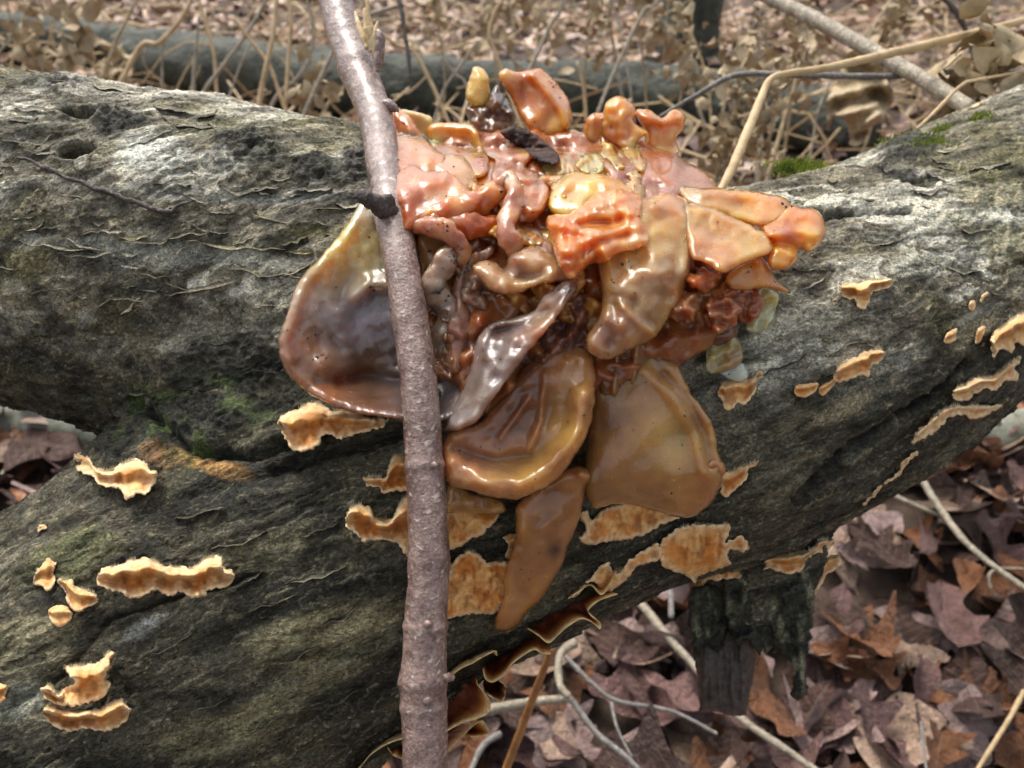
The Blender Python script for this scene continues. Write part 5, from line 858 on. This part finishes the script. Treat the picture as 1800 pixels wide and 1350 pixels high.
# ------------------------------------------------------------------ leaf litter
def leaf_mesh(kind, st, rnd, lob=1.0):
    """Unit-length leaf along +x, lobed like oak or plain oval, cupped and wrinkled."""
    t = np.linspace(0, 1, st)
    if kind == 'oak': w_ = 0.30*np.sin(math.pi*t**0.8)**0.8*(0.76+lob*0.26*np.cos(t*2*math.pi*3.3+rnd.uniform(-0.5, 0.5)))
    elif kind == 'oval': w_ = 0.26*np.sin(math.pi*t**0.85)
    else: w_ = 0.42*np.sin(math.pi*t**0.7)**0.7*(0.8+lob*0.2*np.cos(t*2*math.pi*2.5))
    w_[0] = 0.008; w_[-1] = 0.012; cu = rnd.uniform(-1.2, 2.4); cl = rnd.uniform(-0.5, 0.9); V = []
    ph_ = rnd.uniform(0, 6); asym = [1+0.22*math.sin(tt*7+ph_)+0.08*math.sin(tt*23+ph_) for tt in t]
    for k, tt in enumerate(t):
        zc = cl*(tt-0.5)**2+0.02*math.sin(tt*11+cu*7)
        for s_ in (-1, -0.5, 0, 0.5, 1): ww = w_[k]*(asym[k] if s_ < 0 else 2-asym[k]); V.append((tt-0.5-0.05*abs(s_), s_*ww, zc+cu*(s_*ww)**2*2.2+0.02*math.sin(tt*17+s_*5+cu*3)*abs(s_)-0.012*(s_ == 0)))
    F = []
    for k in range(st-1):
        for e in range(4): z_ = k*5+e; F.append([z_, z_+1, z_+6, z_+5])
    return np.array(V), F
LC = [('purplish brown', (0.24, 0.14, 0.13)), ('russet', (0.33, 0.15, 0.07)), ('pale tan', (0.52, 0.38, 0.29)), ('pinkish grey', (0.45, 0.33, 0.31)), ('dark chocolate', (0.10, 0.057, 0.046))]
shapes = [('oak', 'lobed oak leaf'), ('oval', 'oval leaf'), ('broad', 'broad leaf')]
LM = [mat_leaf('leaf_'+n_.replace(' ', '_'), c_) for n_, c_ in LC]
rnd = random.Random(11); protos = {}
for ki, (kd, kn_) in enumerate(shapes):
    for ci in range(len(LC)):
        for va in range(2):
            V, F = leaf_mesh(kd, 27, rnd); m_ = bpy.data.meshes.new('fallen_leaf'); m_.from_pydata([tuple(q) for q in V], [], F); m_.polygons.foreach_set('use_smooth', np.ones(len(F), bool)); m_.materials.append(LM[ci]); protos[ki, ci, va] = m_
leafs = []
def add_leaves(n, x0, x1, y0, y1, s0, s1, lift):
    for k in range(n):
        x, y = rnd.uniform(x0, x1), rnd.uniform(y0, y1); leafs.append([x, y, rnd.uniform(0, lift), rnd.uniform(s0, s1), rnd.uniform(0, 6.283), rnd.gauss(0, 0.28), rnd.gauss(0, 0.28), rnd.random(), rnd.random()])
add_leaves(3600, -1.0, 1.0, 0.0, 1.3, 0.045, 0.10, 0.035)
add_leaves(2600, -2.2, 2.2, 1.3, 3.2, 0.05, 0.10, 0.04)
add_leaves(2600, -4.0, 4.0, 3.2, 6.0, 0.06, 0.13, 0.05)
add_leaves(700, -1.5, 1.5, -1.0, 0.0, 0.05, 0.10, 0.03)
L = np.array(leafs); L[:, 2] += gz(L[:, 0], L[:, 1])+0.006
lx, ly, ld = project(L[:, :3]); vis = (lx > -60) & (lx < 1860) & (ly > -40) & (ly < 1400) & (ld > 0.2); sizepx = L[:, 3]/np.maximum(ld, 0.1)*FPX
for k in np.where(vis)[0]:
    r = L[k, :3]-C0; dl = np.linalg.norm(r); h_ = LB.ray_cast(Vector(C0), Vector(r/dl))
    if h_[0] is not None and h_[3] < dl: vis[k] = False
idx = np.where(vis)[0]; idx = idx[np.argsort(-sizepx[idx])][:300]; pick = set(idx.tolist())
from mathutils import Euler
SV, SF, SC, so_ = [], [], [], 0
smalls = [leaf_mesh(kd, 8, rnd, 0.0) for kd in ('oak', 'oval', 'broad', 'oak')]
for k in range(len(L)):
    x, y, z, s_, rz, rx, ry, a1, a2 = L[k]; ki = 0 if a1 < 0.5 else 1 if a1 < 0.72 else 2; ci = min(4, int(a2*5)); R_ = Euler((rx, ry, rz)).to_matrix()
    if k in pick:
        o = bpy.data.objects.new('fallen_leaf', protos[ki, ci, int(a1*997) % 2]); col.objects.link(o); o.location = (x, y, z); o.rotation_euler = (rx, ry, rz); o.scale = (s_, s_*(0.85+0.3*a2), s_)
        nm = LC[ci][0]+' '+shapes[ki][1]; tag(o, nm+' lying in the leaf litter', 'leaf', nm[:-4]+'leaves on the forest floor')
    else:
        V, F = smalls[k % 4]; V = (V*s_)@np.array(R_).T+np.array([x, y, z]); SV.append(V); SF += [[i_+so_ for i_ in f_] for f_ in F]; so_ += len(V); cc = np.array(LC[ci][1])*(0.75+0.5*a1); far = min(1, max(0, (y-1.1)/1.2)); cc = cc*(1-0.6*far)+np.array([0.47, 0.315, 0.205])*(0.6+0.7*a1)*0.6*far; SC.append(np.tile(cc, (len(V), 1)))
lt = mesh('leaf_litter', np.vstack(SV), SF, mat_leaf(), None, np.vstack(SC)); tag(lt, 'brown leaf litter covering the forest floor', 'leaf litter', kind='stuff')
print('leaves', len(L), len(pick), time.time()-T0)

# a tangle of thin dry straw over the far floor
rnd = random.Random(31); TV, TF = [], []
for k in range(1700):
    y = rnd.uniform(1.1, 4.2); x = rnd.uniform(-0.5-y*0.75, 0.5+y*0.75); z = float(gz(x, y)[0])+rnd.uniform(0.02, 0.11); an = rnd.uniform(0, 6.28); l_ = rnd.uniform(0.08, 0.32); el = rnd.gauss(0.1, 0.35); w_ = rnd.uniform(0.0012, 0.003)
    p0 = np.array([x, y, z]); dr_ = np.array([math.cos(an)*math.cos(el), math.sin(an)*math.cos(el), math.sin(el)]); sd_ = np.cross(dr_, [0.3, 0.5, 0.8]); sd_ /= np.linalg.norm(sd_); up_ = np.cross(sd_, dr_); bd_ = rnd.gauss(0, 0.12)*l_; b = len(TV)
    for q_ in range(5):
        t_ = q_/4; ce = p0+dr_*l_*(t_-0.5)+up_*bd_*math.sin(t_*3.14)+sd_*bd_*0.7*math.sin(t_*4); ce[2] = max(ce[2], 0.015); TV += [ce-sd_*w_, ce+sd_*w_*0.6+up_*w_, ce+sd_*w_*0.6-up_*w_]
    for q_ in range(4):
        for e in range(3): TF.append([b+q_*3+e, b+q_*3+(e+1) % 3, b+q_*3+3+(e+1) % 3, b+q_*3+3+e])
tag(mesh('dry_straw', np.array(TV), TF, M_STRAW), 'tangle of thin dry straw over the far forest floor', 'straw', kind='stuff')
print('straw', time.time()-T0)
